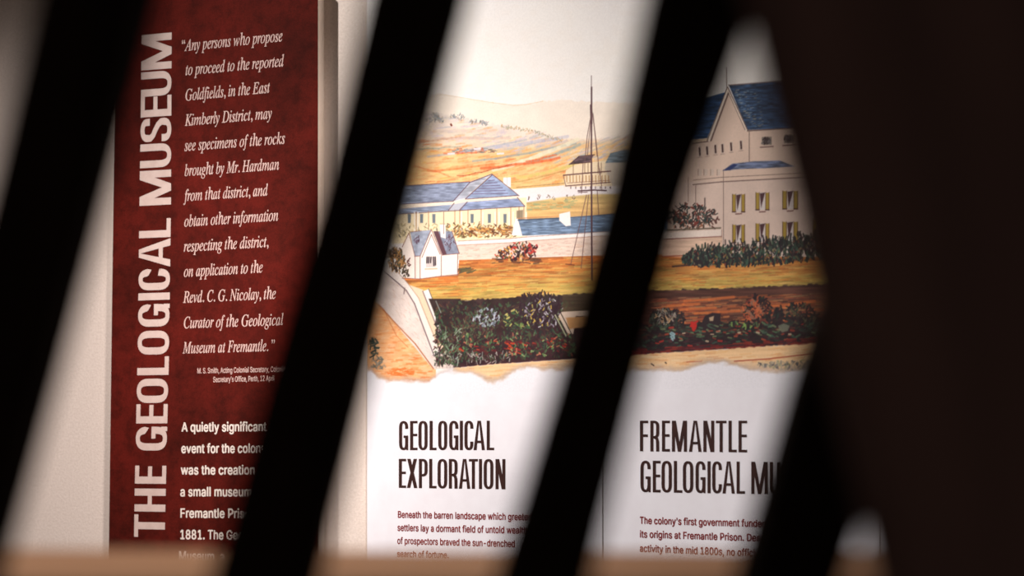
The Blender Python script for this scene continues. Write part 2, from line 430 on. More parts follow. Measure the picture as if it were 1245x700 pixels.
# long garden wall
wt = [(440, 300), (557, 293), (620, 290), (640, 288), (735, 281.5), (830, 282), (880, 279)]
wb = [(440, 312), (556, 315.5), (735, 309), (820, 309), (880, 312)]
region(wt, wb, (230, 204, 188), (236, 210, 192), .9, N_w, .12, x1=878)
region(wt, [(a, b + 4.6) for a, b in wt], (246, 236, 230), None, .8, x1=878)
for o_, c, w in ((0, (150, 110, 104), .8), (5, (176, 130, 112), .8)):
    stroke([(a, b + o_) for a, b in wt[1:]], w, c, .8)
for i in range(90): x = rnd.uniform(560, 735); y = rnd.uniform(297, 313) - (x - 560) * .03; stroke([(x, y), (x + rnd.uniform(1, 6), y - .3)], .8, rnd.choice([(206, 160, 130), (190, 150, 136), (222, 176, 140)]), .5)
# golden field
ft = [(440, 335), (510, 338), (557, 334), (558, 316), (735, 310), (820, 309), (880, 313), (1080, 305)]
fb = [(440, 366), (528, 366.5), (620, 361.5), (700, 357), (790, 353), (870, 351), (930, 348), (1080, 342)]
region(ft, [(a, b + 1) for a, b in fb], (196, 112, 56), (200, 166, 90), 1.4, N_s, .45)
region([(440, 350), (560, 345), (1080, 336)], fb, (200, 166, 84), (206, 176, 92), 10, N_s, .3, .7)
FC = [(224, 140, 64), (196, 100, 44), (220, 176, 96), (160, 130, 66), (232, 186, 110), (150, 84, 46), (188, 172, 90), (206, 120, 56)]
ftf, fbf = line(*ft), line(*fb)
for i in range(1300):
    x = rnd.uniform(500, 1010); y = rnd.uniform(ftf(x) + 1, fbf(x) - 1); t = (y - ftf(x)) / (fbf(x) - ftf(x)); L = rnd.uniform(4, 24)
    c = rnd.choice([FC[0], FC[1], FC[7], FC[5], FC[4], FC[2]]) if rnd.random() > t * .8 else rnd.choice([FC[2], FC[3], FC[6], FC[6], FC[4], FC[0]])
    stroke([(x, y), (x + L, y - L * .05)], rnd.uniform(.6, 1.7), c, rnd.uniform(.3, .65), 1.0)
dabs(60, ell(566, 329, 11, 3), [(90, 84, 60), (110, 96, 60), (140, 80, 44), (70, 70, 60)], (2, 6), (.9, 1.8), base=-.3, ang=(-.3, .3), alpha=.8)
# flowering bush against the wall
dabs(50, band(598, 660, lambda x: 314, lambda x: 320), [(90, 60, 46), (120, 70, 44), (70, 56, 50)], (3, 8), (1, 2), base=0, ang=(-.2, .2), alpha=.7)
RB = [(60, 34, 40), (52, 30, 38), (60, 34, 40), (74, 46, 44), (48, 36, 38), (190, 60, 46), (226, 170, 90), (90, 84, 50), (176, 96, 56), (240, 214, 196)]
dabs(120, ell(628, 308, 21, 8.5), RB, (1.6, 4), (1.2, 2.3)); dabs(44, ell(636, 300, 17, 6), RB, (1.4, 3.4), (1.1, 2.1)); dabs(22, ell(646, 303, 9, 8), [(176, 50, 50), (206, 90, 70), (60, 34, 40), (60, 34, 40)], (1.4, 3), (1.4, 2.6)); dabs(12, ell(607, 309, 5, 5), RB, (1.5, 3), (1, 2))
# left corner: sandy bank, stone rampart and parapets
poly([(440, 352), (466, 375), (530, 449), (530, 475), (440, 475)], (238, 176, 122), 1, tex=N_m, amt=.14)
OC = [(226, 130, 66), (236, 160, 100), (216, 110, 50), (244, 200, 156), (230, 190, 150)]
for i in range(420):
    x = rnd.uniform(446, 522); y = rnd.uniform(max(366, 375 + (x - 466) * 1.15), 466); L = rnd.uniform(2, 9)
    stroke([(x, y), (x + L, y + rnd.uniform(-.4, .6))], rnd.uniform(.7, 2), rnd.choice(OC), rnd.uniform(.25, .65), 1.1)
dabs(40, ell(488, 452, 15, 5), [(228, 104, 40), (222, 120, 56)], (2, 7), (1, 2.2), base=0, ang=(-.3, .3), alpha=.6)
poly([(440, 325), (470, 331), (494, 352), (506, 372), (531, 447), (526, 448), (466, 376), (440, 350)], (226, 208, 198), 1, tex=N_m, amt=.10)
for i in range(420):
    x = rnd.uniform(446, 528); y = rnd.uniform(335, 445)
    if 375 + (x - 466) * 1.12 > y > 330 + max(0, (x - 490) * 2.6): stroke([(x, y), (x + rnd.uniform(1, 3), y + rnd.uniform(1, 4))], .8, rnd.choice([(196, 176, 172), (210, 190, 176), (236, 222, 212), (206, 170, 150)]), .6)
stroke([(460, 370), (480, 392), (505, 418), (527, 448)], 1.5, (176, 104, 62), .9); stroke([(466, 375), (474, 392), (482, 408), (496, 422)], 1, (190, 112, 66), .7)
poly([(466, 322), (476, 322), (497, 346), (508, 360), (536, 430), (528, 433), (503, 368), (494, 353), (467, 332)], (238, 224, 214), .8)
poly([(497, 346), (514, 352), (545, 430), (536, 431), (508, 362)], (234, 206, 174), .9)
poly([(514, 354), (521, 351.5), (551, 428), (543, 430)], (242, 230, 222), .8)
poly([(526, 431), (536, 430), (551, 427), (551, 447), (528, 449)], (226, 208, 196), .8)
for p, w, c in (([(467, 330), (485, 345), (494, 353), (504, 369), (528, 433)], 1.5, (112, 92, 96)), ([(476, 322), (497, 346), (509, 362), (537, 431)], .9, (176, 146, 128)),
                ([(514, 354), (529, 392), (543, 430)], 1.4, (130, 106, 104)), ([(521, 351), (551, 428)], .9, (90, 74, 74)), ([(526, 432), (536, 430), (551, 428)], .9, (130, 110, 110)), ([(492, 350), (491, 357)], 1.2, (110, 90, 90))):
    stroke(p, w, c, .9)
for x in (530, 534, 538, 543, 547): stroke([(x, 431), (x + .3, 447)], 1.1, (176, 152, 144), .7)
# cottage
GR = (158, 164, 180)
poly([(489, 300), (497, 283), (504, 311), (504.8, 339), (489, 337)], (246, 230, 218), .8)
poly([(504, 311), (511, 311), (511, 339), (504, 339)], (240, 222, 210), .8)
poly([(498.5, 282), (512, 280.5), (524, 279.5), (511, 311), (504, 311.5)], GR, .8, tex=N_f, amt=.25)
poly([(511, 311), (524.5, 279), (536.5, 310), (536.5, 335.5), (510.6, 339)], (248, 234, 224), .8)
poly([(536, 309), (557, 309), (556.5, 334), (536, 335.5)], (247, 233, 222), .8)
poly([(526.5, 281), (549.5, 281), (558.5, 308), (538, 310)], (138, 142, 160), .8, tex=N_f, amt=.3)
poly([(527, 281), (533, 281), (543, 309), (538, 310)], (92, 50, 56), .9, .85)
poly([(534.5, 273), (541.5, 272.5), (542, 290), (536, 288)], (244, 234, 228), .7)
dabs(22, ell(547, 295, 7, 9), [(80, 44, 54), (100, 70, 84), (176, 180, 192)], (1, 4), (.7, 1.4), alpha=.8)
dabs(16, ell(507, 291, 3.5, 5), [(80, 50, 66), (110, 90, 110)], (1, 4), (.8, 1.4), base=1.9, ang=(-.3, .3), alpha=.8)
for p in ([(511, 311), (524.5, 279), (537, 310)], [(513, 313), (524.5, 285), (535, 309)], [(538, 310), (558.5, 308)], [(504, 311.5), (511, 311)], [(497, 283), (504.5, 311)], [(498, 282), (512, 280.5)], [(489, 300), (497, 283)],
          [(504.5, 311), (504.8, 338)], [(510.8, 312), (510.8, 339)], [(536.5, 311), (536.5, 335)], [(556.5, 309), (556.3, 334)], [(489, 338), (510, 339), (536, 335.5), (557, 333.5)], [(549.5, 281), (558.5, 308)], [(539.5, 258), (539.5, 284)]):
    stroke(p, .9, (130, 84, 78), .85)
poly([(518, 312), (530, 311.5), (530, 324.5), (518, 325)], (210, 196, 190), .8)
for x in (519.3, 521.5, 524, 527, 529.2): stroke([(x, 312.5), (x + rnd.uniform(-.6, .6), 323 - rnd.random() * 4)], 1.6, (56, 40, 48))
stroke([(517, 327), (531, 326.5)], 1.6, (222, 180, 150))
dabs(9, ell(497, 319, 2, 5), [(90, 50, 46)], (1.5, 3.5), (1, 1.5))
dabs(120, ell(482, 315, 10, 16), [(60, 46, 44), (90, 70, 50), (160, 110, 60), (206, 150, 90), (84, 84, 60)], (2, 5), (1, 2.2))
dabs(22, ell(493, 330, 5, 8), [(60, 46, 44), (80, 70, 50)], (1.5, 4), (1, 1.8))
dabs(26, ell(454, 422, 5, 12), [(48, 62, 58), (60, 74, 66), (84, 90, 76)], (3, 7), (1.2, 2.3), base=.6); dabs(34, ell(460, 441, 10, 7), [(110, 110, 100), (150, 140, 124), (84, 92, 88)], (2, 6), (1, 2), base=.2, alpha=.7)
# dark planted bed across both panels
hb = [(440, 450), (553, 447), (600, 443), (700, 436), (780, 431), (870, 425), (930, 421), (1080, 412)]
region([(a, b) for a, b in fb], hb, (62, 44, 42), (66, 38, 42), 1.6, N_m, .5, x0=551, rag=3)
poly([(521, 363), (560, 363), (560, 447), (553, 447), (545, 424)], (60, 44, 42), 1.2, tex=N_m, amt=.5)
hbf = line(*hb)
def bed(x0, x1, m0=4, m1=4): return band(x0, x1, lambda x: max(fbf(x) + m0, 366 + (0 if x > 553 else (x - 528) * 2.4)), lambda x: hbf(x) - m1)
G1 = [(56, 66, 48), (70, 84, 56), (46, 36, 38), (54, 32, 38), (84, 70, 50), (40, 46, 42), (50, 30, 36), (60, 38, 42), (62, 90, 66)]
dabs(1500, bed(530, 700), G1, (1.5, 5), (1, 2.4), alpha=.75)
dabs(150, ell(578, 398, 22, 22), [(86, 106, 74), (104, 112, 80), (60, 74, 54), (98, 70, 56), (56, 36, 40)], (1.4, 4), (.8, 1.8), alpha=.75)
dabs(90, ell(591, 386, 16, 11), [(170, 176, 190), (120, 130, 140), (146, 160, 150), (54, 32, 40), (200, 204, 214)], (1.2, 3.4), (.8, 2), alpha=.8)
dabs(120, ell(632, 388, 20, 12), [(206, 190, 110), (120, 140, 76), (70, 100, 66), (60, 50, 44), (56, 84, 56), (54, 34, 40)], (1.4, 3.8), (1, 2.4), alpha=.8, base=.2)
dabs(70, band(548, 690, lambda x: 415 - (x - 548) * .03, lambda x: 432 - (x - 548) * .03), [(206, 70, 40), (120, 36, 40), (90, 34, 38), (150, 40, 40), (96, 44, 40)], (2, 5), (1.2, 2.8), base=.2, ang=(-.5, .5), alpha=.8)
dabs(120, band(560, 700, lambda x: 405, lambda x: 432), [(110, 150, 90), (150, 170, 110), (90, 120, 80), (196, 120, 90), (60, 34, 38)], (1.4, 4), (.9, 2), alpha=.75)
dabs(260, band(528, 562, lambda x: 366 + max(0, (545 - x)) * .4, lambda x: hbf(x) - 4), G1 + [(84, 96, 66), (96, 60, 50)], (1.5, 5), (1, 2.2), alpha=.75)
dabs(60, bed(540, 560, 30), [(120, 140, 110), (160, 170, 150), (90, 110, 80)], (3, 7), (.8, 1.5), alpha=.7)
dabs(70, band(548, 620, lambda x: 428, lambda x: 442), [(150, 160, 150), (110, 90, 84), (70, 40, 44), (190, 180, 170)], (1.5, 5), (.8, 1.4), alpha=.7)
dabs(230, ell(657, 378, 26, 21), [(52, 32, 40), (48, 28, 36), (60, 44, 48)], (3, 7), (1.5, 3), ang=(-.5, .5))
dabs(60, band(634, 682, lambda x: 354 + abs(x - 655) * .28, lambda x: 366), [(50, 32, 38), (56, 48, 44)], (3, 8), (1, 2), ang=(-.4, .4))
dabs(100, ell(662, 380, 24, 18), [(206, 200, 206), (160, 150, 166), (120, 110, 110), (200, 170, 80), (90, 100, 70)], (1.4, 3.6), (.8, 1.6), alpha=.85)
stroke([(530, 366), (536, 380)], 1.2, (150, 160, 150), .7)
# dark strip and path end behind the mast
region([(680, 358), (745, 355)], [(680, 380), (745, 376)], (84, 70, 50), (96, 80, 56), 1.5, N_s, .4, .7, x0=684, x1=760)
poly([(679, 384), (683, 379), (700, 378), (745, 376), (745, 385), (700, 384), (697, 406), (690, 405)], (214, 190, 170), 1)
poly([(688, 386), (720, 384), (720, 396), (692, 400)], (190, 140, 90), 1.2); stroke([(675, 383), (688, 408)], 1.6, (160, 160, 130)); stroke([(682, 381), (696, 408)], 1.2, (70, 60, 50))
# ship's mast and rigging
stroke([(719, 92), (719, 118)], .9, (120, 92, 96)); stroke([(719.2, 106), (719, 190), (719.6, 340)], 1.9, (88, 56, 62)); stroke([(718.6, 128), (719, 150)], 2.6, (88, 56, 62))
for p in ([(719, 138), (714, 165), (711, 196)], [(719, 138), (717, 160), (714, 190)], [(719.5, 132), (724, 165), (729, 212)], [(721, 138), (726, 190)], [(713, 237), (694, 321)], [(715.5, 237), (706.5, 326)], [(709, 198), (707, 235)], [(726, 232), (728, 262)], [(729, 205), (732, 232)]):
    stroke(p, .95, (110, 78, 76), .85)
stroke([(703, 232), (722, 231), (737, 231.5)], 1.7, (84, 56, 60)); stroke([(703, 234), (714, 233.5)], 1, (110, 84, 84)); stroke([(688, 321), (698, 322)], 1.4, (110, 60, 40), .8)

# ------------------------------------------------ right-hand panel: the gabled building
poly([(812, 175), (861, 171), (885, 108), (909, 159), (1080, 150), (1080, 312), (812, 312)], (232, 202, 182), .9, tex=N_l, amt=.05)
region([(812, 222), (877, 220), (1080, 210)], [(812, 312), (1080, 312)], (230, 203, 188), None, 2, N_m, .05, .8, x0=820)
RBc = (56, 80, 112)
poly([(886.5, 104), (1000, 95), (1080, 89), (1080, 150), (908.5, 158)], RBc, .8, tex=N_w, amt=.8)
poly([(884, 108), (882, 112), (858, 119), (840, 126), (818, 172), (860, 168)], (46, 72, 108), .8, tex=N_w, amt=.8)
for i in range(24):
    y = 107 + i * 2.1; stroke([(887 + (y - 104) * .41, y), (940, y - 2.6), (1060, y - 8)], .8, (34, 46, 70), .6)
for i in range(140): y = rnd.uniform(108, 154); x = 889 + (y - 104) * .41 + abs(rnd.gauss(0, 12)); stroke([(x, y), (x + rnd.uniform(1, 3), y - .2)], .9, rnd.choice([(120, 146, 170), (160, 150, 130), (90, 120, 160)]), .6)
for i in range(26): x = rnd.uniform(832, 872); y = 160 - (x - 832) * .8 + rnd.uniform(-8, 14); stroke([(x, y), (x + 4, y - .6)], .8, (26, 40, 70), .6)
poly([(861, 171.5), (885, 106.5), (909, 158.5), (907, 160), (885.5, 115), (864, 172)], (244, 224, 204), .8)
for p, w in (([(885, 106), (909.5, 159)], 1.3), ([(885.3, 112), (906, 158)], .8), ([(860, 171), (884.5, 106)], 1.2), ([(864.5, 171), (885.5, 114)], 2), ([(830, 176), (861, 172)], 1.2), ([(909, 159), (1060, 150)], 1.6),
             ([(886, 103.5), (1000, 94.5)], 1.2), ([(883.6, 82), (883.8, 106)], .9), ([(911, 160), (911, 196)], .9), ([(843, 224.5), (877, 221), (1060, 211)], 1.3), ([(843, 219), (877, 215.5), (1060, 206)], .7), ([(879.5, 206), (879.6, 300)], .8),
             ([(846, 226), (846, 250)], .7), ([(837, 215), (837, 245)], .7)):
    stroke(p, w, (104, 78, 72), .85)
for x, y in ((851, 179), (860, 178), (870, 176), (878.5, 175), (889, 173), (901, 171)):
    poly([(x - 1.8, y), (x + 1.8, y - .4), (x + 1.6, y + 11), (x - 1.6, y + 11)], (206, 186, 172), .7); stroke([(x - .3, y + 1), (x + .3, y + 9.5)], 2, (74, 42, 42)); stroke([(x - 2.5, y + 12.5), (x + 2.5, y + 12)], .7, (160, 130, 120))
for x, y in ((932, 166), (959, 164)):
    poly([(x - 6, y + .5), (x + 6, y), (x + 6, y + 10), (x - 6, y + 10)], (150, 136, 124), .8)
    dabs(26, ell(x, y + 5, 5, 4), [(60, 44, 44), (70, 56, 56), (120, 110, 110)], (2, 5), (1, 1.8)); stroke([(x - 7.5, y + 13), (x + 8, y + 12)], 1.4, (120, 84, 80))
for x in (849, 856, 864, 872): poly([(x, 206), (x + 4, 205.5), (x + 4, 213), (x, 213.5)], (222, 198, 182), .8); stroke([(x, 206), (x, 213)], .7, (150, 120, 110))
poly([(878.5, 207.5), (890, 199), (916, 196), (948, 195), (966, 202.5), (930, 204.5), (900, 205.5)], (104, 114, 142), 1, tex=N_w, amt=.7)
poly([(878.5, 207.5), (892, 199), (897, 200), (888, 207)], (44, 56, 104), .9)
def shutters(x, y, w, h):
    poly([(x - w * .24, y), (x + w * .24, y), (x + w * .22, y + h), (x - w * .22, y + h)], (224, 210, 204), .7)
    poly([(x - w * .2, y + 1), (x + w * .2, y), (x + w * .05, y + h * .45), (x - w * .1, y + h * .9)], (84, 52, 56), .8)
    for s in (-1, 1):
        a, b = x + s * w * .24, x + s * w * .5
        poly([(a, y + .5), (b, y), (b, y + h), (a, y + h)], (176, 146, 62), .7); stroke([(b, y), (b, y + h)], .9, (104, 72, 40)); stroke([(a, y), (a, y + h)], .8, (120, 84, 50)); stroke([(min(a, b), y + h), (max(a, b), y + h)], 1.5, (84, 50, 46))
    stroke([(x - 3.5, y + h + 2.6), (x + 3.5, y + h + 2.2)], 1.4, (120, 76, 72))
for x, y, w, h in ((898, 236, 15, 21.5), (927, 234, 16, 21), (960.5, 232, 18, 22), (898, 273, 14.5, 22), (927, 271.5, 16, 22), (960.5, 269.5, 18, 23), (997, 230, 18, 22), (997, 267, 18, 23)): shutters(x, y, w, h)
# bushes on the terrace, ledge and wall below
dabs(90, ell(838, 268, 26, 11), [(130, 74, 54), (150, 96, 68), (70, 60, 50), (60, 46, 44)], (1.6, 4), (1, 2.2))
dabs(150, ell(838, 262, 28, 14), [(54, 66, 62), (64, 84, 76), (60, 46, 44), (44, 48, 50), (136, 60, 50)], (2, 5), (1.1, 2.1)); dabs(26, ell(866, 265, 8, 14), [(50, 52, 50), (96, 56, 50)], (2, 5), (1.2, 2)); stroke([(857, 241), (857, 256)], 1.6, (110, 90, 84)); stroke([(842, 262), (842, 279)], 1, (60, 44, 44))
stroke([(810, 280), (876, 277)], 2, (96, 84, 66), .8)
poly([(805, 283), (877, 279), (877, 287), (805, 291)], (246, 226, 212), .8); stroke([(805, 291), (877, 287.5)], 1.4, (150, 96, 84)); stroke([(877.5, 279), (878, 306)], .8, (160, 120, 110))
poly([(805, 292), (878, 288), (878, 309), (805, 312)], (234, 196, 170), .8, tex=N_s, amt=.18)
stroke([(800, 312), (835, 310.5), (880, 308)], 1.6, (176, 84, 56), .8)
stroke([(818, 324), (840, 322), (870, 321)], 2.2, (76, 48, 44), .9)
HG = [(40, 46, 44), (46, 58, 52), (52, 40, 42), (60, 74, 60), (44, 34, 38), (70, 96, 80), (50, 38, 42)]
hedge_top = line((828, 314), (842, 306), (858, 304), (880, 300), (900, 299), (930, 296), (955, 293), (985, 288), (1010, 286), (1080, 284))
hedge_bot = line((828, 318), (850, 323), (900, 323), (940, 321), (985, 315), (1080, 310))
dabs(1250, band(830, 1060, hedge_top, hedge_bot), HG, (2.5, 6), (1.3, 2.8), ang=(-.7, .7), alpha=.9)
dabs(170, band(840, 1060, lambda x: hedge_top(x) - 7, lambda x: hedge_top(x) + 4), HG[:5], (3, 7), (1.2, 2.4), ang=(-.4, .4))
dabs(120, band(840, 1000, hedge_top, hedge_bot), [(166, 110, 66), (150, 70, 56), (150, 140, 110), (90, 110, 86), (140, 130, 70)], (1.4, 3), (1, 1.9), alpha=.7)
# red-brown bank and lower planting
region([(770, 354), (870, 352), (930, 349), (1080, 343)], [(770, 412), (1080, 396)], (96, 60, 50), (92, 54, 46), 1.5, N_s, .5, .95, x0=735)
bt = line((770, 362), (1080, 352))
for i in range(560):
    x = rnd.uniform(790, 1030); y = rnd.uniform(bt(x) + 2, bt(x) + 36); L = rnd.uniform(5, 22)
    c = rnd.choice([(206, 110, 60), (190, 90, 56), (150, 76, 56), (226, 140, 84), (110, 60, 50), (170, 130, 90), (120, 90, 70)])
    stroke([(x, y), (x + L, y - L * .06)], rnd.uniform(.8, 2.2), c, rnd.uniform(.3, .7), 1.1)
for (x0, y0, x1, y1) in ((832, 366, 892, 361), (800, 378, 870, 374), (845, 381, 902, 378), (812, 372, 850, 369), (930, 372, 990, 366)): stroke([(x0, y0), ((x0 + x1) / 2, y0 - 2), (x1, y1)], 3.2, (222, 118, 62), .7, 1.6)
DK = [(44, 30, 34), (50, 34, 38), (40, 36, 36), (56, 40, 40), (48, 56, 48)]
dabs(900, band(735, 1060, line((735, 392), (800, 392), (870, 392), (930, 388), (1080, 374)), lambda x: hbf(x) - 5), DK, (3, 8), (1.6, 3.4), base=0, ang=(-.5, .5), alpha=.85)
dabs(200, ell(812, 388, 22, 12), DK + [(80, 84, 70)], (2.5, 6), (1.2, 2.6)); dabs(60, ell(808, 384, 14, 10), [(170, 160, 150), (120, 110, 104), (200, 160, 120)], (2, 4), (.8, 1.6), alpha=.8)
poly([(851, 396), (857, 384), (866, 380), (876, 381), (876, 400), (852, 402)], (52, 38, 42), 1.4); poly([(862, 386), (868, 384), (867, 390), (863, 390)], (190, 160, 130), 1.2)
dabs(230, ell(921, 378, 17, 19), DK + [(120, 60, 50), (176, 90, 60)], (2.5, 6), (1.2, 2.6)); dabs(60, ell(915, 378, 12, 14), [(206, 110, 70), (190, 90, 60), (150, 110, 90)], (2, 5), (1.2, 2.4), alpha=.8)
dabs(60, ell(947, 382, 5, 9), DK, (3, 8), (1.4, 2.6)); dabs(90, ell(973, 382, 20, 14), DK + [(90, 84, 60)], (3, 7), (1.2, 2.4))
dabs(110, band(780, 1000, lambda x: 392, lambda x: hbf(x) - 6), [(74, 100, 80), (60, 84, 70), (84, 110, 80), (120, 134, 96), (52, 70, 60)], (1.8, 5), (1, 2.4), base=.1, ang=(-.6, .6), alpha=.75)
dabs(38, band(790, 1000, lambda x: 394, lambda x: hbf(x) - 6), [(176, 50, 42), (170, 76, 52), (150, 60, 44), (206, 180, 150)], (1.8, 4.5), (1.1, 2.6), base=0, ang=(-.4, .4), alpha=.8)
dabs(12, ell(845, 395, 4, 5), [(196, 46, 40)], (2, 4), (2, 3)); dabs(8, ell(818, 408, 2, 5), [(140, 170, 176)], (3, 6), (1.4, 2))
dabs(26, ell(906, 395, 18, 4), [(130, 160, 84), (90, 120, 76), (60, 60, 50)], (1.8, 4), (1.2, 2.2)); poly([(946, 396), (953, 393), (960, 396), (958, 402), (951, 404), (947, 400)], (120, 124, 104), 1.5, .8)
dabs(170, band(735, 1040, lambda x: hbf(x) - 7, lambda x: hbf(x) + 1), [(120, 34, 34), (90, 30, 34), (140, 50, 40)], (4, 12), (1, 2), base=-.06, ang=(-.05, .05), alpha=.8)
# sandy foreground strip, then the torn lower edge fading into the sheet
region([(545, 448)] + hb[2:], [(440, 480), (1080, 480)], (240, 196, 146), (238, 206, 168), 1.5, N_s, .12, x0=551, rag=2)
dabs(160, band(553, 1040, lambda x: hbf(x) + 1, lambda x: hbf(x) + 18), [(232, 170, 110), (246, 214, 170), (222, 160, 110), (236, 186, 130)], (5, 16), (.9, 2), base=-.06, ang=(-.06, .06), alpha=.6)
stroke([(893, 439), (935, 436), (985, 430), (1040, 427)], 1.6, (170, 74, 56), .85); stroke([(835, 440), (853, 439)], 1.2, (190, 100, 70), .8)
for x, y in ((792, 442), (794, 443.5), (809, 440.5)): stroke([(x, y), (x + 1, y + 1)], 1.5, (70, 50, 50))
dabs(220, band(922, 1040, line((922, 441), (1040, 434)), line((922, 444), (950, 450), (1040, 446))), [(120, 116, 112), (150, 144, 130), (90, 88, 90), (166, 160, 110), (190, 176, 150)], (1.5, 4), (1, 2), alpha=.75)
torn = [(440, 448), (450, 450), (458, 457), (470, 462), (485, 462), (505, 464), (522, 464), (532, 455), (541, 450), (556, 451), (572, 453), (588, 460), (602, 463), (612, 459), (622, 453), (640, 446), (655, 447), (674, 449), (700, 446), (735, 450),
        (765, 450), (781, 448), (800, 450), (818, 450), (832, 448), (846, 444), (856, 440), (863, 438), (880, 440), (897, 443), (914, 448), (930, 450), (945, 451), (969, 448), (1000, 444), (1080, 440)]
te = linear(torn) + (N_m - .5) * 5 + (N_f - .5) * 2
k = np.clip((GY - te + 7) / 7, 0, 1)[..., None]; ART[...] = ART * (1 - .55 * k) + col((176, 160, 158)) * .55 * k
k = np.clip((GY - te + 1.5) / 6, 0, 1)[..., None]; k = k * k * (3 - 2 * k)
PAPER = (238, 234, 238)
ART[...] = ART * (1 - k) + col(PAPER) * k
ART[...] = np.clip(ART, 0, 255)
A01 = ART / 255.0
ARTL = np.where(A01 <= 0.04045, A01 / 12.92, ((A01 + 0.055) / 1.055) ** 2.4).astype(np.float32)

def artwork(root, u0, u1, z0, z1, ztop, zbot, step, name='painted_view'):
    """front sheet: dense printed area with its colours, plain paper below"""
    nu = int((u1 - u0) / step) + 1; nv = int((ztop - zbot) / step) + 1
    U, Z = np.meshgrid(np.linspace(u0, u1, nu), np.linspace(zbot, ztop, nv))
    U = U.ravel(); Z = Z.ravel()
    P = np.stack([IP.o.x + IP.r.x * U + IP.n.x * .0004, IP.o.y + IP.r.y * U + IP.n.y * .0004, Z], 1)
    x, y = project(P)
    fx = np.clip((x - PX0) * SS - .5, 0, PW - 1.001); fy = np.clip((y - PY0) * SS - .5, 0, PH - 1.001)
    ix, iy = fx.astype(int), fy.astype(int); a = (fx - ix)[:, None]; b = (fy - iy)[:, None]
    c = (ARTL[iy, ix] * (1 - a) + ARTL[iy, ix + 1] * a) * (1 - b) + (ARTL[iy + 1, ix] * (1 - a) + ARTL[iy + 1, ix + 1] * a) * b
    idx = np.arange(nu * nv).reshape(nv, nu)
    q = np.stack([idx[:-1, :-1], idx[:-1, 1:], idx[1:, 1:], idx[1:, :-1]], -1).reshape(-1, 4)
    me = bpy.data.meshes.new(name)
    Mi = np.array(root.matrix_world.inverted()); P = P @ Mi[:3, :3].T + Mi[:3, 3]
    me.vertices.add(len(P)); me.vertices.foreach_set('co', P.astype(np.float32).ravel())
    me.loops.add(q.size); me.loops.foreach_set('vertex_index', q.ravel().astype(np.int32))
    me.polygons.add(len(q)); me.polygons.foreach_set('loop_start', np.arange(0, q.size, 4, dtype=np.int32))
    me.update(calc_edges=True)
    at = me.color_attributes.new('ink', 'FLOAT_COLOR', 'POINT')
    at.data.foreach_set('color', np.concatenate([c, np.ones((len(c), 1))], 1).astype(np.float32).ravel())
    me.materials.append(M_art)
    o = bpy.data.objects.new(name, me); COL.objects.link(o)
    o.parent = root
    v = [IP.at(u0, z0, .0004), IP.at(u1, z0, .0004), IP.at(u1, zbot, .0004), IP.at(u0, zbot, .0004)]
    w = [p - IP.n * .0009 for p in v]
    link_mesh('paper_sheet', v + w, BOXF, M_white, root)
    return o

STEP = 0.00080
artwork(*wide, wide[4], IP.uv(1068.8, 468)[1], STEP)['label'] = 'painted harbour town view with cottage, mast and tall gabled building'
root, u0, u1, z0, z1 = sliver
v = [IP.at(u0, z0, .0004), IP.at(u1, z0, .0004), IP.at(u1, z1, .0004), IP.at(u0, z1, .0004)]
link_mesh('paper_sheet', v + [p - IP.n * .0009 for p in v], BOXF, M_white, root)

# outlines of the letters used below: character, advance, closed outlines of x, y pairs (thousandths of the type size)
GLYPHS = {'i': {}, 's': {}}
GLYPHS['i'][' '] = [278, []]
GLYPHS['i'][','] = [219, [[59, -118, 102, -100, 134, -74, 158, -43, 171, -9, 176, 26, 167, 77, 143, 111, 105, 123, 75, 116, 54, 95, 46, 66, 52, 37, 69,
    18, 95, 10, 97, -29, 85, -69, 59, -99]]]
GLYPHS['i']['.'] = [219, [[109, 111, 79, 103, 57, 81, 49, 51, 57, 21, 79, -1, 109, -9, 139, -1, 161, 21, 169, 51, 161, 81, 139, 103]]]
GLYPHS['i']['A'] = [690, [[-126, 0, -122, 19, -79, 26, -38, 48, 0, 83, 160, 271, 530, 707, 550, 707, 525, 86, 529, 55, 545, 36, 561, 27, 584, 22, 612,
    19, 609, 0, 329, 0, 333, 19, 341, 19, 370, 21, 391, 28, 406, 39, 416, 56, 422, 82, 425, 116, 429, 235, 198, 235, 184, 232, 172, 223, 97, 134, 69,
    98, 53, 71, 47, 53, 51, 36, 64, 26, 85, 21, 117, 19, 112, 0], [213, 272, 431, 272, 443, 546]]]
GLYPHS['i']['C'] = [701, [[325, -15, 291, -14, 259, -10, 229, -3, 200, 7, 174, 19, 134, 45, 100, 77, 73, 117, 61, 143, 51, 171, 44, 201, 39, 233, 38,
    266, 41, 315, 52, 363, 69, 411, 82, 439, 96, 466, 113, 493, 131, 518, 152, 543, 173, 567, 196, 589, 219, 609, 244, 628, 270, 645, 311, 667, 352,
    685, 393, 697, 435, 705, 478, 707, 519, 704, 564, 695, 613, 681, 641, 675, 660, 681, 675, 700, 695, 700, 654, 495, 633, 495, 634, 511, 634, 526,
    629, 570, 617, 606, 596, 636, 568, 657, 532, 670, 488, 674, 447, 670, 406, 659, 367, 641, 328, 616, 293, 586, 260, 551, 241, 527, 225, 502, 210,
    475, 196, 447, 184, 418, 174, 388, 166, 357, 160, 325, 157, 293, 156, 260, 158, 218, 164, 180, 175, 146, 190, 116, 209, 90, 232, 67, 257, 50, 286,
    38, 317, 30, 352, 28, 404, 33, 455, 48, 503, 73, 549, 108, 594, 153, 613, 136, 588, 107, 562, 81, 536, 58, 509, 38, 482, 22, 453, 9, 423, -2, 392,
    -9, 359, -14]]]
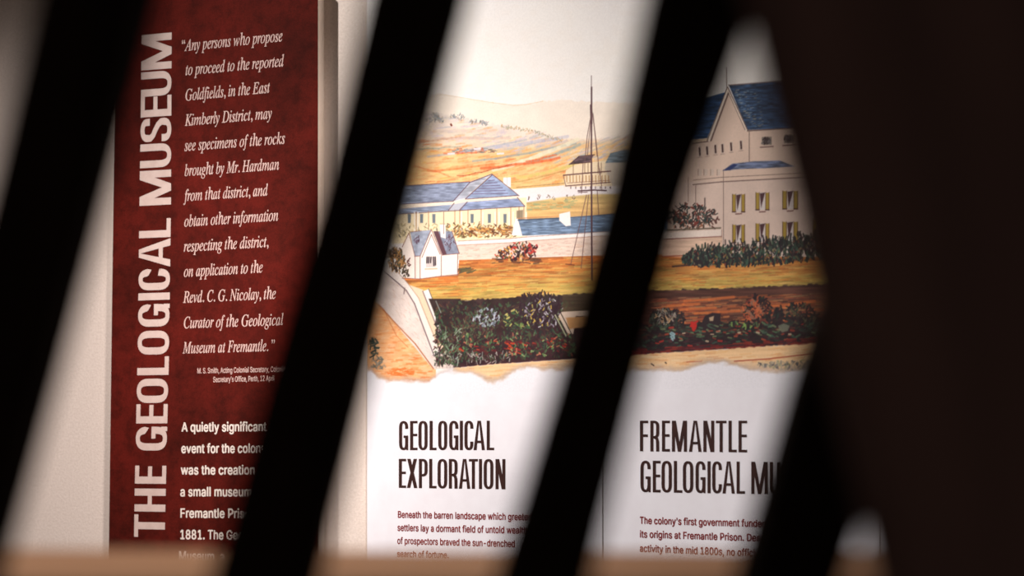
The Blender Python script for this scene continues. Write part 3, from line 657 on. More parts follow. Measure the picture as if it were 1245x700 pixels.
GLYPHS['i']['D'] = [755, [[-53, 0, -47, 20, -42, 20, -14, 22, 9, 28, 27, 38, 40, 54, 52, 77, 62, 108, 187, 573, 196, 624, 191, 645, 178, 660, 155, 668,
    120, 672, 126, 692, 391, 692, 430, 691, 467, 686, 501, 680, 533, 670, 563, 658, 607, 631, 644, 598, 674, 559, 688, 532, 699, 503, 707, 472, 711,
    440, 713, 405, 712, 373, 708, 341, 701, 311, 692, 281, 680, 251, 666, 222, 649, 195, 630, 169, 609, 145, 586, 122, 560, 100, 532, 80, 503, 62, 472,
    46, 439, 33, 404, 21, 367, 12, 329, 5, 289, 1, 248, 0], [253, 33, 286, 34, 318, 38, 347, 45, 376, 54, 402, 66, 442, 90, 478, 119, 510, 154, 536,
    193, 558, 235, 575, 281, 587, 329, 595, 378, 597, 428, 595, 471, 588, 510, 577, 544, 561, 574, 542, 600, 517, 621, 489, 638, 456, 650, 419, 657,
    378, 659, 350, 658, 330, 654, 316, 645, 306, 630, 287, 576, 168, 133, 161, 107, 157, 87, 156, 73, 162, 54, 179, 42, 209, 36]]]
GLYPHS['i']['E'] = [676, [[-50, 0, -45, 20, -41, 20, -13, 22, 10, 28, 27, 38, 40, 53, 52, 77, 62, 109, 187, 573, 196, 624, 192, 645, 179, 660, 155,
    668, 121, 672, 126, 692, 655, 692, 626, 542, 609, 542, 609, 546, 608, 574, 604, 598, 598, 616, 582, 636, 555, 649, 530, 654, 499, 657, 460, 658,
    375, 658, 330, 654, 317, 647, 308, 635, 292, 590, 237, 387, 321, 387, 366, 390, 403, 397, 430, 410, 450, 429, 466, 454, 478, 485, 497, 485, 427,
    240, 409, 240, 412, 279, 410, 307, 405, 327, 394, 340, 377, 348, 352, 352, 318, 353, 229, 353, 167, 124, 160, 93, 156, 70, 160, 53, 173, 42, 194,
    37, 228, 35, 297, 35, 342, 37, 383, 42, 419, 51, 452, 63, 481, 80, 508, 101, 532, 126, 554, 156, 575, 190, 595, 190, 523, 0]]]
GLYPHS['i']['F'] = [604, [[-46, 0, -40, 20, -36, 20, -7, 22, 15, 27, 31, 37, 45, 54, 57, 77, 67, 109, 192, 573, 201, 624, 197, 645, 183, 660, 160, 668,
    125, 672, 131, 692, 627, 692, 596, 528, 576, 528, 577, 538, 577, 547, 574, 584, 565, 613, 550, 633, 527, 646, 496, 654, 457, 657, 378, 657, 344,
    655, 325, 648, 315, 637, 308, 623, 291, 556, 246, 384, 302, 384, 334, 385, 361, 388, 384, 393, 412, 404, 435, 423, 448, 440, 460, 460, 471, 484,
    491, 484, 425, 233, 404, 233, 407, 258, 408, 283, 403, 316, 390, 337, 374, 344, 350, 349, 316, 350, 237, 350, 173, 103, 169, 84, 167, 66, 172, 43,
    187, 29, 202, 24, 224, 20, 252, 18, 250, 0]]]
GLYPHS['i']['G'] = [806, [[365, -15, 327, -14, 291, -9, 256, -2, 224, 7, 194, 20, 165, 35, 140, 53, 117, 72, 97, 95, 80, 119, 66, 145, 54, 174, 46,
    204, 42, 235, 40, 269, 43, 318, 53, 367, 70, 415, 83, 443, 98, 470, 114, 496, 132, 522, 152, 547, 173, 570, 196, 592, 219, 612, 244, 630, 270, 647,
    310, 669, 352, 685, 396, 697, 441, 705, 487, 707, 533, 704, 576, 696, 616, 683, 665, 665, 692, 658, 710, 660, 725, 668, 737, 680, 749, 699, 766,
    699, 720, 487, 703, 487, 697, 521, 688, 552, 675, 579, 658, 604, 638, 625, 615, 643, 588, 656, 559, 666, 528, 672, 493, 674, 457, 672, 421, 665,
    388, 653, 356, 636, 325, 615, 296, 590, 270, 561, 245, 529, 224, 494, 204, 455, 187, 415, 175, 375, 165, 336, 160, 297, 158, 258, 160, 214, 167,
    174, 179, 139, 196, 107, 217, 80, 242, 57, 271, 39, 304, 26, 340, 19, 379, 16, 413, 18, 445, 26, 475, 39, 500, 55, 517, 74, 527, 95, 563, 235, 568,
    257, 570, 276, 565, 297, 550, 309, 533, 313, 510, 317, 479, 319, 484, 338, 771, 338, 766, 319, 733, 317, 710, 310, 692, 297, 680, 280, 671, 255,
    660, 217, 620, 52, 572, 28, 522, 9, 471, -4, 419, -12]]]
GLYPHS['i']['H'] = [775, [[-50, 0, -45, 20, -41, 20, -13, 22, 9, 27, 26, 37, 41, 53, 52, 76, 62, 108, 187, 573, 196, 624, 192, 645, 179, 660, 155, 668,
    121, 672, 126, 692, 402, 692, 397, 672, 393, 672, 366, 670, 343, 664, 326, 654, 312, 638, 300, 613, 289, 580, 247, 425, 243, 403, 251, 390, 276,
    386, 532, 386, 556, 390, 567, 408, 611, 573, 618, 602, 620, 624, 616, 645, 602, 660, 579, 668, 544, 672, 550, 692, 826, 692, 820, 672, 812, 672,
    786, 670, 764, 664, 748, 654, 735, 638, 723, 614, 713, 584, 589, 119, 582, 89, 579, 67, 584, 46, 597, 32, 621, 24, 655, 20, 650, 0, 374, 0, 379,
    20, 383, 20, 412, 22, 434, 27, 451, 37, 465, 53, 476, 76, 486, 108, 542, 316, 544, 324, 544, 331, 536, 345, 511, 348, 256, 348, 232, 345, 221, 327,
    165, 119, 158, 89, 155, 67, 159, 46, 173, 32, 197, 24, 231, 20, 226, 0]]]
GLYPHS['i']['K'] = [676, [[-50, 0, -45, 20, -41, 20, -13, 22, 9, 27, 26, 37, 41, 53, 52, 76, 62, 108, 187, 573, 196, 624, 192, 645, 179, 660, 155, 668,
    121, 672, 126, 692, 400, 692, 394, 672, 386, 672, 362, 670, 342, 665, 326, 657, 313, 643, 302, 620, 292, 589, 240, 395, 238, 388, 237, 381, 244,
    372, 256, 377, 501, 574, 533, 603, 552, 627, 558, 646, 545, 666, 505, 672, 499, 672, 504, 692, 746, 692, 739, 673, 734, 673, 706, 669, 676, 656,
    642, 635, 619, 618, 594, 599, 565, 577, 534, 553, 501, 527, 332, 393, 529, 103, 548, 77, 567, 56, 586, 40, 606, 28, 628, 21, 652, 19, 647, 0, 351,
    0, 357, 19, 364, 19, 393, 21, 413, 27, 424, 38, 428, 55, 421, 82, 399, 118, 250, 339, 237, 347, 223, 334, 164, 111, 156, 69, 161, 45, 176, 31, 191,
    25, 213, 22, 241, 20, 236, 0]]]
GLYPHS['i']['M'] = [878, [[-54, 0, -48, 20, -18, 22, 5, 27, 23, 37, 37, 53, 49, 76, 59, 108, 190, 573, 197, 602, 199, 624, 194, 645, 181, 660, 158,
    668, 123, 672, 129, 692, 316, 692, 388, 161, 739, 692, 929, 692, 923, 672, 915, 672, 889, 670, 867, 664, 851, 654, 838, 638, 826, 614, 816, 584,
    692, 119, 685, 89, 682, 67, 687, 46, 700, 32, 724, 24, 758, 20, 753, 0, 479, 0, 484, 17, 513, 21, 535, 27, 553, 39, 567, 58, 575, 75, 583, 97, 591,
    123, 715, 584, 326, 0, 312, 0, 234, 585, 114, 153, 106, 120, 101, 93, 99, 71, 103, 47, 117, 32, 140, 23, 175, 19, 170, 0]]]
GLYPHS['i']['N'] = [745, [[503, -16, 229, 555, 112, 125, 104, 89, 101, 64, 106, 43, 119, 30, 134, 25, 155, 22, 181, 20, 176, 0, -50, 0, -45, 20, -16,
    22, 7, 28, 25, 38, 39, 53, 52, 77, 62, 108, 193, 585, 196, 597, 197, 608, 192, 630, 178, 652, 156, 667, 128, 672, 121, 672, 126, 692, 271, 692,
    526, 161, 636, 567, 645, 603, 647, 628, 642, 650, 629, 662, 613, 667, 593, 670, 566, 672, 571, 692, 798, 692, 792, 672, 764, 670, 741, 665, 723,
    655, 708, 640, 700, 625, 692, 607, 685, 584, 522, -16]]]
GLYPHS['i']['R'] = [671, [[-50, 0, -45, 20, -40, 20, -11, 22, 11, 29, 29, 40, 42, 56, 53, 79, 63, 108, 187, 573, 194, 602, 196, 625, 192, 646, 179,
    660, 155, 668, 121, 672, 126, 692, 419, 692, 459, 690, 495, 686, 526, 678, 554, 667, 577, 653, 606, 623, 624, 586, 630, 542, 622, 489, 598, 443,
    558, 405, 503, 374, 431, 350, 523, 127, 538, 94, 553, 67, 568, 46, 583, 32, 602, 23, 624, 20, 628, 20, 622, 0, 467, 0, 329, 340, 307, 340, 262,
    341, 227, 344, 170, 132, 163, 104, 159, 83, 158, 68, 162, 44, 176, 30, 198, 22, 230, 19, 241, 19, 235, 0], [301, 372, 341, 374, 376, 379, 408, 388,
    436, 401, 461, 418, 491, 451, 510, 493, 516, 541, 510, 583, 493, 617, 465, 640, 425, 654, 374, 659, 334, 655, 321, 648, 311, 636, 294, 593, 235,
    376, 267, 374]]]
GLYPHS['i']['a'] = [509, [[74, -12, 50, -9, 29, 0, 13, 16, 0, 37, -8, 64, -10, 96, -9, 129, -4, 161, 4, 194, 14, 228, 28, 261, 44, 294, 63, 325, 84,
    354, 108, 382, 134, 408, 161, 431, 189, 448, 217, 461, 245, 468, 273, 471, 309, 465, 333, 447, 346, 417, 359, 460, 435, 460, 344, 134, 336, 105,
    332, 82, 330, 66, 334, 56, 347, 52, 364, 59, 389, 82, 420, 119, 434, 107, 402, 64, 372, 31, 343, 7, 316, -7, 291, -12, 268, -7, 255, 8, 250, 34,
    254, 63, 265, 110, 284, 175, 262, 139, 240, 107, 218, 79, 198, 55, 178, 35, 144, 9, 110, -7], [122, 49, 146, 55, 172, 71, 190, 87, 208, 107, 226,
    130, 244, 155, 260, 182, 276, 210, 290, 240, 302, 269, 312, 300, 320, 329, 325, 357, 326, 383, 320, 417, 303, 438, 275, 445, 244, 440, 214, 423,
    184, 396, 167, 374, 151, 350, 136, 323, 123, 294, 110, 261, 101, 233, 93, 207, 87, 181, 83, 156, 80, 132, 79, 109, 84, 76, 98, 56]]]
GLYPHS['i']['b'] = [507, [[122, -12, 85, -10, 53, -3, 28, 9, 2, 30, -7, 54, -3, 75, 131, 601, 137, 631, 138, 650, 135, 664, 128, 673, 91, 678, 75, 678,
    80, 696, 140, 703, 183, 713, 232, 725, 242, 715, 153, 373, 183, 408, 215, 436, 248, 455, 282, 467, 318, 471, 357, 467, 390, 453, 418, 431, 438,
    401, 451, 366, 455, 324, 452, 284, 443, 244, 428, 205, 408, 166, 383, 130, 354, 96, 321, 66, 286, 39, 247, 18, 206, 1, 165, -9], [141, 14, 178, 19,
    215, 34, 250, 59, 282, 92, 310, 132, 334, 177, 352, 225, 363, 271, 367, 314, 364, 346, 356, 372, 343, 394, 324, 409, 303, 419, 277, 422, 246, 417,
    216, 402, 188, 378, 163, 344, 141, 301, 123, 248, 81, 99, 74, 57, 81, 33, 104, 19]]]
GLYPHS['i']['c'] = [444, [[148, -12, 105, -7, 68, 8, 39, 34, 17, 69, 3, 111, -1, 162, 1, 195, 7, 228, 18, 261, 32, 293, 50, 324, 72, 353, 96, 380, 123,
    405, 152, 426, 180, 442, 208, 455, 237, 464, 267, 469, 297, 471, 326, 469, 351, 461, 371, 450, 390, 426, 397, 397, 394, 374, 384, 356, 368, 344,
    347, 340, 315, 350, 304, 380, 308, 399, 319, 416, 325, 423, 328, 431, 319, 442, 294, 445, 259, 440, 225, 426, 193, 403, 164, 372, 138, 335, 117,
    292, 101, 246, 91, 202, 88, 160, 91, 124, 99, 93, 114, 68, 132, 49, 155, 38, 182, 34, 213, 38, 244, 48, 275, 66, 307, 90, 339, 122, 355, 105, 314,
    63, 273, 30, 232, 7, 190, -7]]]
GLYPHS['i']['d'] = [528, [[91, -12, 61, -8, 35, 2, 15, 20, -1, 44, -10, 74, -13, 109, -11, 142, -4, 177, 8, 214, 24, 251, 43, 288, 66, 324, 91, 357,
    119, 388, 148, 415, 171, 433, 194, 447, 217, 458, 240, 465, 263, 470, 286, 471, 321, 467, 346, 456, 361, 437, 406, 619, 409, 634, 410, 649, 407,
    663, 399, 671, 384, 676, 362, 677, 347, 677, 352, 696, 392, 700, 427, 705, 455, 713, 485, 722, 504, 725, 513, 715, 512, 705, 510, 697, 358, 120,
    351, 90, 348, 66, 354, 50, 372, 45, 393, 53, 421, 78, 456, 120, 472, 107, 443, 70, 416, 40, 392, 17, 369, 1, 346, -9, 323, -12, 295, -6, 278, 11,
    272, 40, 275, 71, 284, 114, 300, 167, 279, 132, 258, 102, 238, 75, 218, 51, 198, 32, 164, 8, 129, -7], [135, 41, 162, 47, 190, 65, 208, 82, 227,
    103, 246, 127, 264, 154, 281, 182, 296, 212, 310, 243, 322, 273, 332, 304, 339, 333, 344, 360, 345, 386, 342, 412, 332, 431, 316, 443, 295, 447,
    262, 442, 229, 426, 197, 399, 177, 378, 159, 354, 142, 328, 127, 298, 112, 265, 99, 231, 89, 199, 82, 170, 77, 142, 76, 116, 80, 85, 92, 61, 111,
    46]]]
GLYPHS['i']['e'] = [428, [[132, -10, 92, -5, 59, 8, 31, 31, 10, 62, -2, 101, -6, 147, -4, 179, 3, 212, 14, 246, 28, 280, 47, 312, 69, 344, 93, 373,
    121, 399, 150, 422, 197, 449, 244, 466, 291, 471, 319, 469, 342, 462, 360, 452, 373, 437, 381, 418, 384, 396, 376, 355, 351, 317, 310, 282, 278,
    263, 239, 246, 196, 232, 146, 221, 91, 212, 86, 176, 84, 146, 94, 86, 125, 50, 177, 38, 206, 41, 235, 51, 266, 68, 297, 91, 329, 121, 344, 106,
    312, 70, 279, 40, 245, 18, 210, 2, 172, -7], [95, 235, 134, 242, 168, 251, 199, 264, 227, 279, 250, 296, 280, 329, 298, 365, 304, 404, 295, 434,
    268, 444, 247, 441, 226, 432, 204, 417, 182, 397, 161, 372, 142, 343, 124, 309, 108, 274]]]
GLYPHS['i']['f'] = [296, [[-72, -228, -98, -224, -118, -212, -132, -194, -136, -173, -127, -140, -99, -129, -74, -137, -66, -161, -69, -177, -73, -189,
    -62, -200, -44, -196, -28, -183, -15, -161, 3, -111, 20, -37, 106, 421, 10, 421, 18, 453, 112, 453, 124, 507, 134, 547, 147, 583, 163, 616, 180,
    644, 201, 669, 238, 700, 278, 719, 321, 725, 346, 723, 367, 716, 386, 705, 404, 681, 410, 653, 405, 628, 389, 613, 362, 608, 334, 618, 325, 647,
    327, 657, 329, 666, 333, 678, 326, 692, 306, 698, 284, 693, 265, 678, 248, 652, 233, 617, 221, 571, 196, 453, 313, 453, 308, 421, 190, 421, 150,
    223, 140, 175, 130, 130, 120, 87, 110, 48, 100, 11, 83, -43, 66, -89, 49, -127, 28, -163, 5, -192, -19, -212, -45, -224]]]
GLYPHS['i']['g'] = [426, [[94, -228, 45, -224, 3, -213, -31, -195, -57, -171, -72, -143, -77, -111, -72, -78, -56, -47, -30, -18, 6, 10, 53, 36, 29,
    50, 14, 66, 9, 85, 15, 104, 32, 125, 87, 180, 47, 210, 23, 246, 15, 290, 18, 322, 27, 352, 43, 381, 64, 407, 89, 430, 119, 449, 152, 463, 188, 471,
    226, 474, 251, 472, 278, 466, 307, 457, 334, 448, 354, 442, 366, 440, 431, 440, 431, 396, 362, 396, 367, 375, 369, 352, 366, 319, 357, 287, 341,
    259, 320, 233, 295, 211, 267, 193, 234, 180, 200, 172, 164, 169, 122, 172, 98, 150, 90, 129, 99, 113, 124, 96, 167, 81, 215, 65, 256, 47, 289, 28,
    313, 5, 327, -24, 332, -59, 329, -91, 319, -121, 303, -148, 280, -171, 253, -191, 220, -207, 182, -219, 140, -226], [166, 192, 187, 195, 206, 203,
    225, 217, 241, 235, 255, 257, 268, 283, 277, 311, 282, 340, 284, 371, 282, 394, 276, 414, 266, 430, 245, 445, 219, 450, 199, 447, 180, 439, 162,
    425, 144, 406, 129, 384, 117, 359, 107, 331, 101, 302, 99, 271, 106, 227, 129, 201], [112, -197, 166, -193, 208, -180, 238, -158, 256, -128, 262,
    -89, 257, -66, 243, -47, 222, -29, 196, -15, 140, 8, 78, 27, 45, 5, 19, -18, 1, -42, -10, -68, -14, -95, -9, -132, 6, -160, 31, -181, 67, -193]]]
GLYPHS['i']['h'] = [599, [[453, -10, 427, -7, 405, 2, 387, 17, 373, 37, 365, 61, 362, 90, 367, 147, 381, 225, 404, 329, 415, 383, 419, 422, 414, 455,
    399, 474, 373, 481, 335, 473, 296, 447, 258, 405, 236, 374, 218, 344, 203, 314, 192, 285, 184, 256, 130, 0, 37, 0, 167, 618, 176, 671, 168, 697,
    145, 713, 106, 718, 98, 718, 107, 760, 291, 760, 252, 576, 233, 494, 212, 410, 223, 410, 257, 459, 292, 496, 329, 523, 368, 540, 408, 545, 447,
    541, 476, 527, 498, 505, 511, 474, 515, 434, 510, 391, 497, 324, 471, 206, 461, 150, 458, 101, 467, 65, 493, 53, 513, 56, 534, 63, 557, 76, 575,
    47, 533, 15, 492, -4]]]
GLYPHS['i']['i'] = [264, [[182, 586, 163, 590, 147, 601, 135, 618, 131, 637, 135, 656, 147, 673, 163, 685, 182, 689, 202, 685, 219, 674, 230, 657, 234,
    637, 230, 617, 219, 601, 202, 590], [49, -12, 22, -6, 5, 12, 0, 43, 5, 79, 17, 128, 82, 359, 87, 378, 89, 393, 85, 410, 74, 421, 55, 426, 26, 428,
    30, 445, 97, 454, 143, 462, 184, 471, 195, 459, 194, 451, 191, 441, 94, 117, 86, 77, 91, 55, 107, 48, 130, 57, 159, 82, 193, 125, 208, 110, 174,
    66, 142, 32, 110, 8, 79, -7]]]
GLYPHS['i']['k'] = [505, [[324, -11, 299, -5, 279, 14, 267, 34, 254, 61, 239, 94, 179, 239, 116, 192, 61, 0, -20, 0, 153, 617, 158, 647, 155, 663, 147,
    673, 131, 677, 106, 678, 92, 678, 98, 697, 163, 707, 208, 716, 236, 723, 251, 725, 261, 714, 256, 693, 125, 234, 290, 357, 319, 381, 336, 401, 342,
    417, 330, 432, 294, 438, 302, 455, 502, 455, 497, 437, 494, 437, 456, 431, 414, 412, 366, 380, 244, 287, 319, 108, 341, 70, 354, 57, 369, 53, 392,
    60, 418, 82, 448, 118, 463, 102, 438, 67, 414, 39, 389, 17, 365, 1, 344, -8]]]
GLYPHS['i']['l'] = [257, [[47, -11, 26, -8, 11, 3, 0, 18, -3, 39, 4, 81, 20, 148, 146, 614, 151, 644, 148, 664, 138, 675, 118, 681, 87, 683, 89, 701,
    155, 710, 200, 717, 243, 725, 255, 716, 250, 693, 93, 125, 83, 74, 88, 57, 101, 51, 122, 59, 149, 83, 182, 122, 198, 107, 170, 70, 142, 41, 115,
    18, 90, 2, 67, -8]]]
GLYPHS['i']['m'] = [819, [[610, -11, 582, -5, 566, 14, 560, 46, 561, 67, 565, 90, 572, 116, 631, 325, 638, 357, 641, 379, 634, 401, 612, 409, 594, 406,
    575, 398, 553, 384, 530, 364, 507, 340, 484, 312, 460, 280, 438, 244, 416, 204, 401, 173, 386, 140, 373, 107, 361, 72, 350, 37, 340, 0, 261, 0,
    350, 302, 358, 334, 363, 361, 365, 383, 358, 402, 338, 409, 318, 405, 293, 392, 273, 378, 253, 362, 232, 342, 210, 319, 189, 294, 169, 266, 155,
    243, 141, 218, 128, 192, 116, 164, 105, 135, 94, 104, 60, 0, -19, 0, 74, 315, 87, 362, 91, 392, 87, 409, 76, 419, 55, 425, 25, 428, 29, 446, 74,
    450, 111, 455, 140, 461, 169, 469, 183, 471, 194, 459, 193, 451, 190, 441, 135, 264, 193, 338, 248, 396, 300, 437, 347, 462, 392, 470, 425, 464,
    445, 444, 452, 412, 449, 381, 440, 335, 424, 274, 477, 345, 528, 399, 577, 439, 623, 462, 668, 470, 701, 463, 721, 443, 728, 410, 724, 377, 713,
    331, 649, 97, 647, 86, 645, 74, 650, 57, 663, 52, 680, 57, 698, 71, 719, 95, 743, 129, 757, 113, 728, 68, 698, 34, 669, 9, 640, -6]]]
GLYPHS['i']['n'] = [542, [[331, -13, 310, -10, 295, 1, 284, 18, 281, 41, 283, 57, 288, 82, 296, 115, 307, 158, 321, 209, 335, 261, 347, 304, 355, 338,
    359, 362, 361, 378, 355, 401, 335, 409, 314, 405, 291, 392, 273, 379, 255, 364, 237, 346, 219, 326, 201, 305, 183, 282, 166, 259, 152, 235, 138,
    211, 123, 180, 108, 143, 93, 101, 78, 53, 63, 0, -18, 0, 79, 329, 86, 355, 91, 375, 92, 391, 89, 407, 79, 417, 61, 422, 34, 424, 26, 424, 29, 442,
    100, 452, 149, 461, 194, 471, 198, 468, 198, 458, 138, 264, 168, 303, 197, 339, 226, 370, 253, 396, 280, 419, 322, 447, 359, 463, 392, 469, 424,
    463, 444, 445, 450, 414, 447, 375, 436, 331, 378, 131, 369, 95, 365, 73, 370, 56, 386, 50, 408, 59, 434, 88, 464, 135, 480, 123, 451, 74, 422, 36,
    392, 9, 362, -8]]]
GLYPHS['i']['o'] = [522, [[157, -12, 111, -7, 71, 8, 39, 33, 14, 66, -1, 105, -6, 152, -3, 190, 6, 228, 21, 266, 40, 302, 64, 336, 92, 369, 122, 397,
    155, 422, 191, 443, 227, 459, 263, 468, 300, 471, 348, 466, 388, 451, 422, 427, 447, 393, 462, 354, 467, 307, 465, 274, 457, 240, 446, 206, 429,
    172, 410, 140, 387, 109, 361, 81, 333, 56, 303, 34, 274, 17, 246, 5, 216, -5, 187, -10], [168, 17, 195, 20, 221, 31, 247, 48, 271, 70, 294, 96,
    315, 127, 333, 160, 349, 195, 362, 232, 371, 268, 377, 303, 379, 337, 370, 397, 341, 433, 294, 445, 261, 440, 229, 424, 197, 399, 167, 364, 140,
    322, 116, 273, 104, 242, 95, 211, 88, 181, 84, 152, 83, 124, 86, 92, 93, 66, 106, 45, 122, 29, 143, 20]]]
GLYPHS['i']['p'] = [507, [[-143, -222, -138, -204, -110, -201, -88, -196, -73, -187, -61, -174, -51, -155, -43, -129, 81, 350, 86, 372, 89, 390, 86,
    408, 77, 418, 58, 422, 24, 425, 29, 443, 93, 451, 139, 460, 184, 470, 194, 462, 191, 445, 167, 372, 199, 408, 233, 435, 267, 455, 301, 467, 337,
    471, 372, 467, 401, 455, 426, 435, 444, 408, 454, 375, 458, 336, 455, 296, 446, 256, 432, 215, 413, 175, 390, 138, 363, 103, 332, 70, 299, 43, 264,
    20, 227, 3, 189, -8, 150, -11, 120, -9, 95, -3, 74, 8, 44, -121, 34, -169, 39, -185, 53, -197, 67, -201, 87, -204, 114, -205, 109, -222], [150, 14,
    178, 17, 205, 27, 231, 44, 256, 66, 279, 92, 301, 123, 320, 156, 337, 191, 351, 228, 361, 266, 367, 303, 369, 339, 367, 365, 361, 386, 350, 404,
    327, 420, 297, 426, 264, 420, 232, 404, 202, 376, 185, 355, 170, 330, 157, 303, 146, 274, 136, 241, 99, 95, 95, 77, 93, 59, 99, 34, 118, 19]]]
GLYPHS['i']['r'] = [333, [[-19, 0, 68, 311, 76, 343, 81, 368, 83, 386, 80, 405, 70, 415, 50, 420, 19, 423, 22, 442, 88, 453, 134, 462, 176, 471, 185,
    468, 185, 458, 133, 267, 177, 340, 217, 398, 253, 438, 283, 463, 309, 471, 327, 468, 341, 458, 350, 442, 353, 421, 349, 396, 337, 376, 319, 363,
    298, 358, 282, 361, 268, 369, 258, 382, 253, 399, 205, 341, 161, 273, 123, 193, 89, 102, 61, 0]]]
GLYPHS['i']['s'] = [370, [[116, -12, 90, -11, 68, -7, 48, -1, 26, 7, 9, 9, -6, 5, -13, -6, -33, -6, -11, 158, 6, 157, 11, 115, 20, 79, 36, 52, 55, 31,
    79, 19, 106, 15, 128, 18, 147, 26, 164, 39, 177, 57, 184, 78, 187, 102, 184, 126, 173, 151, 155, 178, 124, 219, 94, 260, 80, 283, 69, 307, 61, 331,
    59, 354, 63, 386, 75, 414, 94, 438, 119, 456, 149, 467, 183, 471, 208, 470, 229, 467, 247, 461, 270, 453, 288, 450, 305, 455, 311, 468, 328, 468,
    308, 319, 291, 319, 283, 364, 269, 400, 250, 425, 225, 440, 194, 445, 171, 441, 152, 428, 139, 410, 135, 388, 139, 365, 151, 339, 172, 310, 203,
    270, 231, 230, 257, 181, 264, 157, 267, 132, 265, 106, 258, 82, 248, 60, 233, 39, 215, 22, 194, 8, 170, -3, 144, -10]]]
GLYPHS['i']['t'] = [278, [[49, -12, 22, -6, 6, 11, 1, 39, 4, 66, 10, 92, 98, 421, 29, 421, 33, 442, 70, 453, 105, 473, 138, 501, 171, 538, 202, 584,
    225, 584, 187, 453, 272, 453, 264, 421, 179, 421, 98, 116, 89, 67, 94, 51, 107, 46, 126, 54, 152, 78, 185, 118, 200, 101, 169, 60, 138, 29, 108, 6,
    78, -7]]]
GLYPHS['i']['u'] = [542, [[68, -12, 42, -7, 22, 6, 10, 27, 6, 56, 12, 102, 28, 172, 75, 340, 81, 368, 83, 395, 80, 412, 70, 422, 50, 426, 20, 428, 23,
    446, 89, 455, 134, 463, 177, 471, 190, 464, 189, 453, 186, 440, 105, 159, 93, 110, 88, 80, 96, 56, 118, 48, 138, 52, 160, 63, 185, 81, 210, 106,
    237, 136, 264, 171, 279, 194, 295, 219, 310, 246, 324, 273, 338, 303, 350, 333, 362, 363, 372, 395, 381, 427, 389, 460, 467, 460, 380, 137, 373,
    108, 368, 86, 367, 70, 372, 54, 387, 48, 410, 57, 437, 82, 469, 125, 483, 111, 454, 67, 424, 32, 393, 8, 362, -7, 331, -12, 303, -6, 287, 11, 281,
    40, 283, 62, 288, 89, 296, 121, 327, 228, 297, 182, 268, 141, 241, 105, 214, 74, 189, 48, 148, 14, 108, -5]]]
GLYPHS['i']['v'] = [442, [[91, -12, 75, 254, 73, 288, 70, 318, 67, 344, 60, 374, 53, 395, 40, 412, 22, 423, -1, 426, -9, 426, -5, 445, 42, 454, 78,
    462, 103, 469, 118, 470, 127, 462, 135, 440, 142, 402, 147, 348, 152, 280, 163, 87, 192, 117, 219, 146, 244, 174, 266, 201, 287, 228, 305, 253,
    334, 298, 352, 333, 358, 356, 344, 378, 321, 403, 311, 429, 314, 447, 324, 461, 339, 469, 358, 472, 377, 468, 393, 455, 403, 435, 406, 409, 399,
    368, 379, 319, 345, 263, 298, 199, 237, 127, 112, -12]]]
GLYPHS['i']['w'] = [664, [[72, -12, 66, 260, 65, 294, 63, 323, 61, 349, 56, 378, 49, 399, 29, 422, 0, 430, -5, 430, -3, 447, 45, 456, 80, 464, 104,
    471, 119, 472, 127, 463, 134, 437, 139, 394, 142, 333, 144, 255, 146, 136, 355, 472, 372, 472, 410, 105, 481, 190, 511, 227, 536, 261, 555, 291,
    568, 317, 576, 339, 579, 358, 574, 370, 560, 386, 545, 406, 540, 427, 543, 445, 552, 459, 566, 468, 583, 471, 601, 467, 616, 454, 626, 433, 629,
    407, 624, 372, 609, 332, 585, 285, 551, 233, 507, 174, 358, -12, 342, -12, 305, 329, 90, -12]]]
GLYPHS['i']['y'] = [402, [[-65, -228, -86, -225, -102, -217, -112, -203, -115, -186, -112, -170, -103, -158, -89, -149, -72, -146, -45, -154, -31,
    -160, -13, -162, 3, -155, 25, -136, 51, -103, 118, -10, 66, 261, 54, 322, 43, 363, 31, 391, 16, 411, -5, 423, -36, 428, -33, 445, 13, 452, 48, 461,
    74, 469, 93, 471, 103, 461, 114, 432, 126, 384, 150, 266, 183, 85, 257, 206, 298, 277, 317, 318, 323, 347, 317, 370, 299, 387, 283, 400, 276, 411,
    274, 429, 277, 445, 287, 459, 301, 467, 319, 470, 340, 466, 357, 453, 367, 433, 371, 406, 368, 379, 361, 349, 349, 315, 332, 277, 310, 236, 261,
    152, 198, 52, 128, -50, 105, -82, 81, -112, 58, -140, 34, -165, 12, -186, -9, -204, -29, -217, -48, -225]]]
GLYPHS['i']['\u201c'] = [427, [[373, 691, 333, 674, 301, 649, 278, 617, 264, 580, 259, 538, 267, 491, 290, 458, 326, 445, 357, 452, 378, 472, 386, 506,
    379, 535, 361, 555, 333, 565, 333, 603, 344, 638, 373, 672], [155, 691, 115, 674, 83, 649, 60, 617, 46, 580, 41, 538, 49, 491, 72, 458, 108, 445,
    139, 452, 160, 472, 168, 506, 161, 535, 143, 555, 115, 565, 115, 603, 126, 638, 155, 672]]]
GLYPHS['i']['\u201d'] = [427, [[272, 445, 312, 462, 344, 487, 367, 519, 381, 556, 386, 598, 378, 645, 355, 678, 319, 691, 288, 684, 267, 664, 259, 630,
    266, 601, 284, 581, 312, 571, 312, 533, 301, 498, 272, 464], [54, 445, 94, 462, 126, 487, 149, 519, 163, 556, 168, 598, 160, 645, 137, 678, 101,
    691, 70, 684, 49, 664, 41, 630, 48, 601, 66, 581, 94, 571, 94, 533, 83, 498, 54, 464]]]
GLYPHS['s'][' '] = [188, []]
GLYPHS['s']["'"] = [206, [[78, 318, 70, 509, 136, 509, 128, 318]]]
GLYPHS['s'][','] = [188, [[38, -119, 68, 71, 137, 71, 84, -119]]]
GLYPHS['s']['-'] = [453, [[337, 244, 337, 188, 114, 188, 114, 244]]]
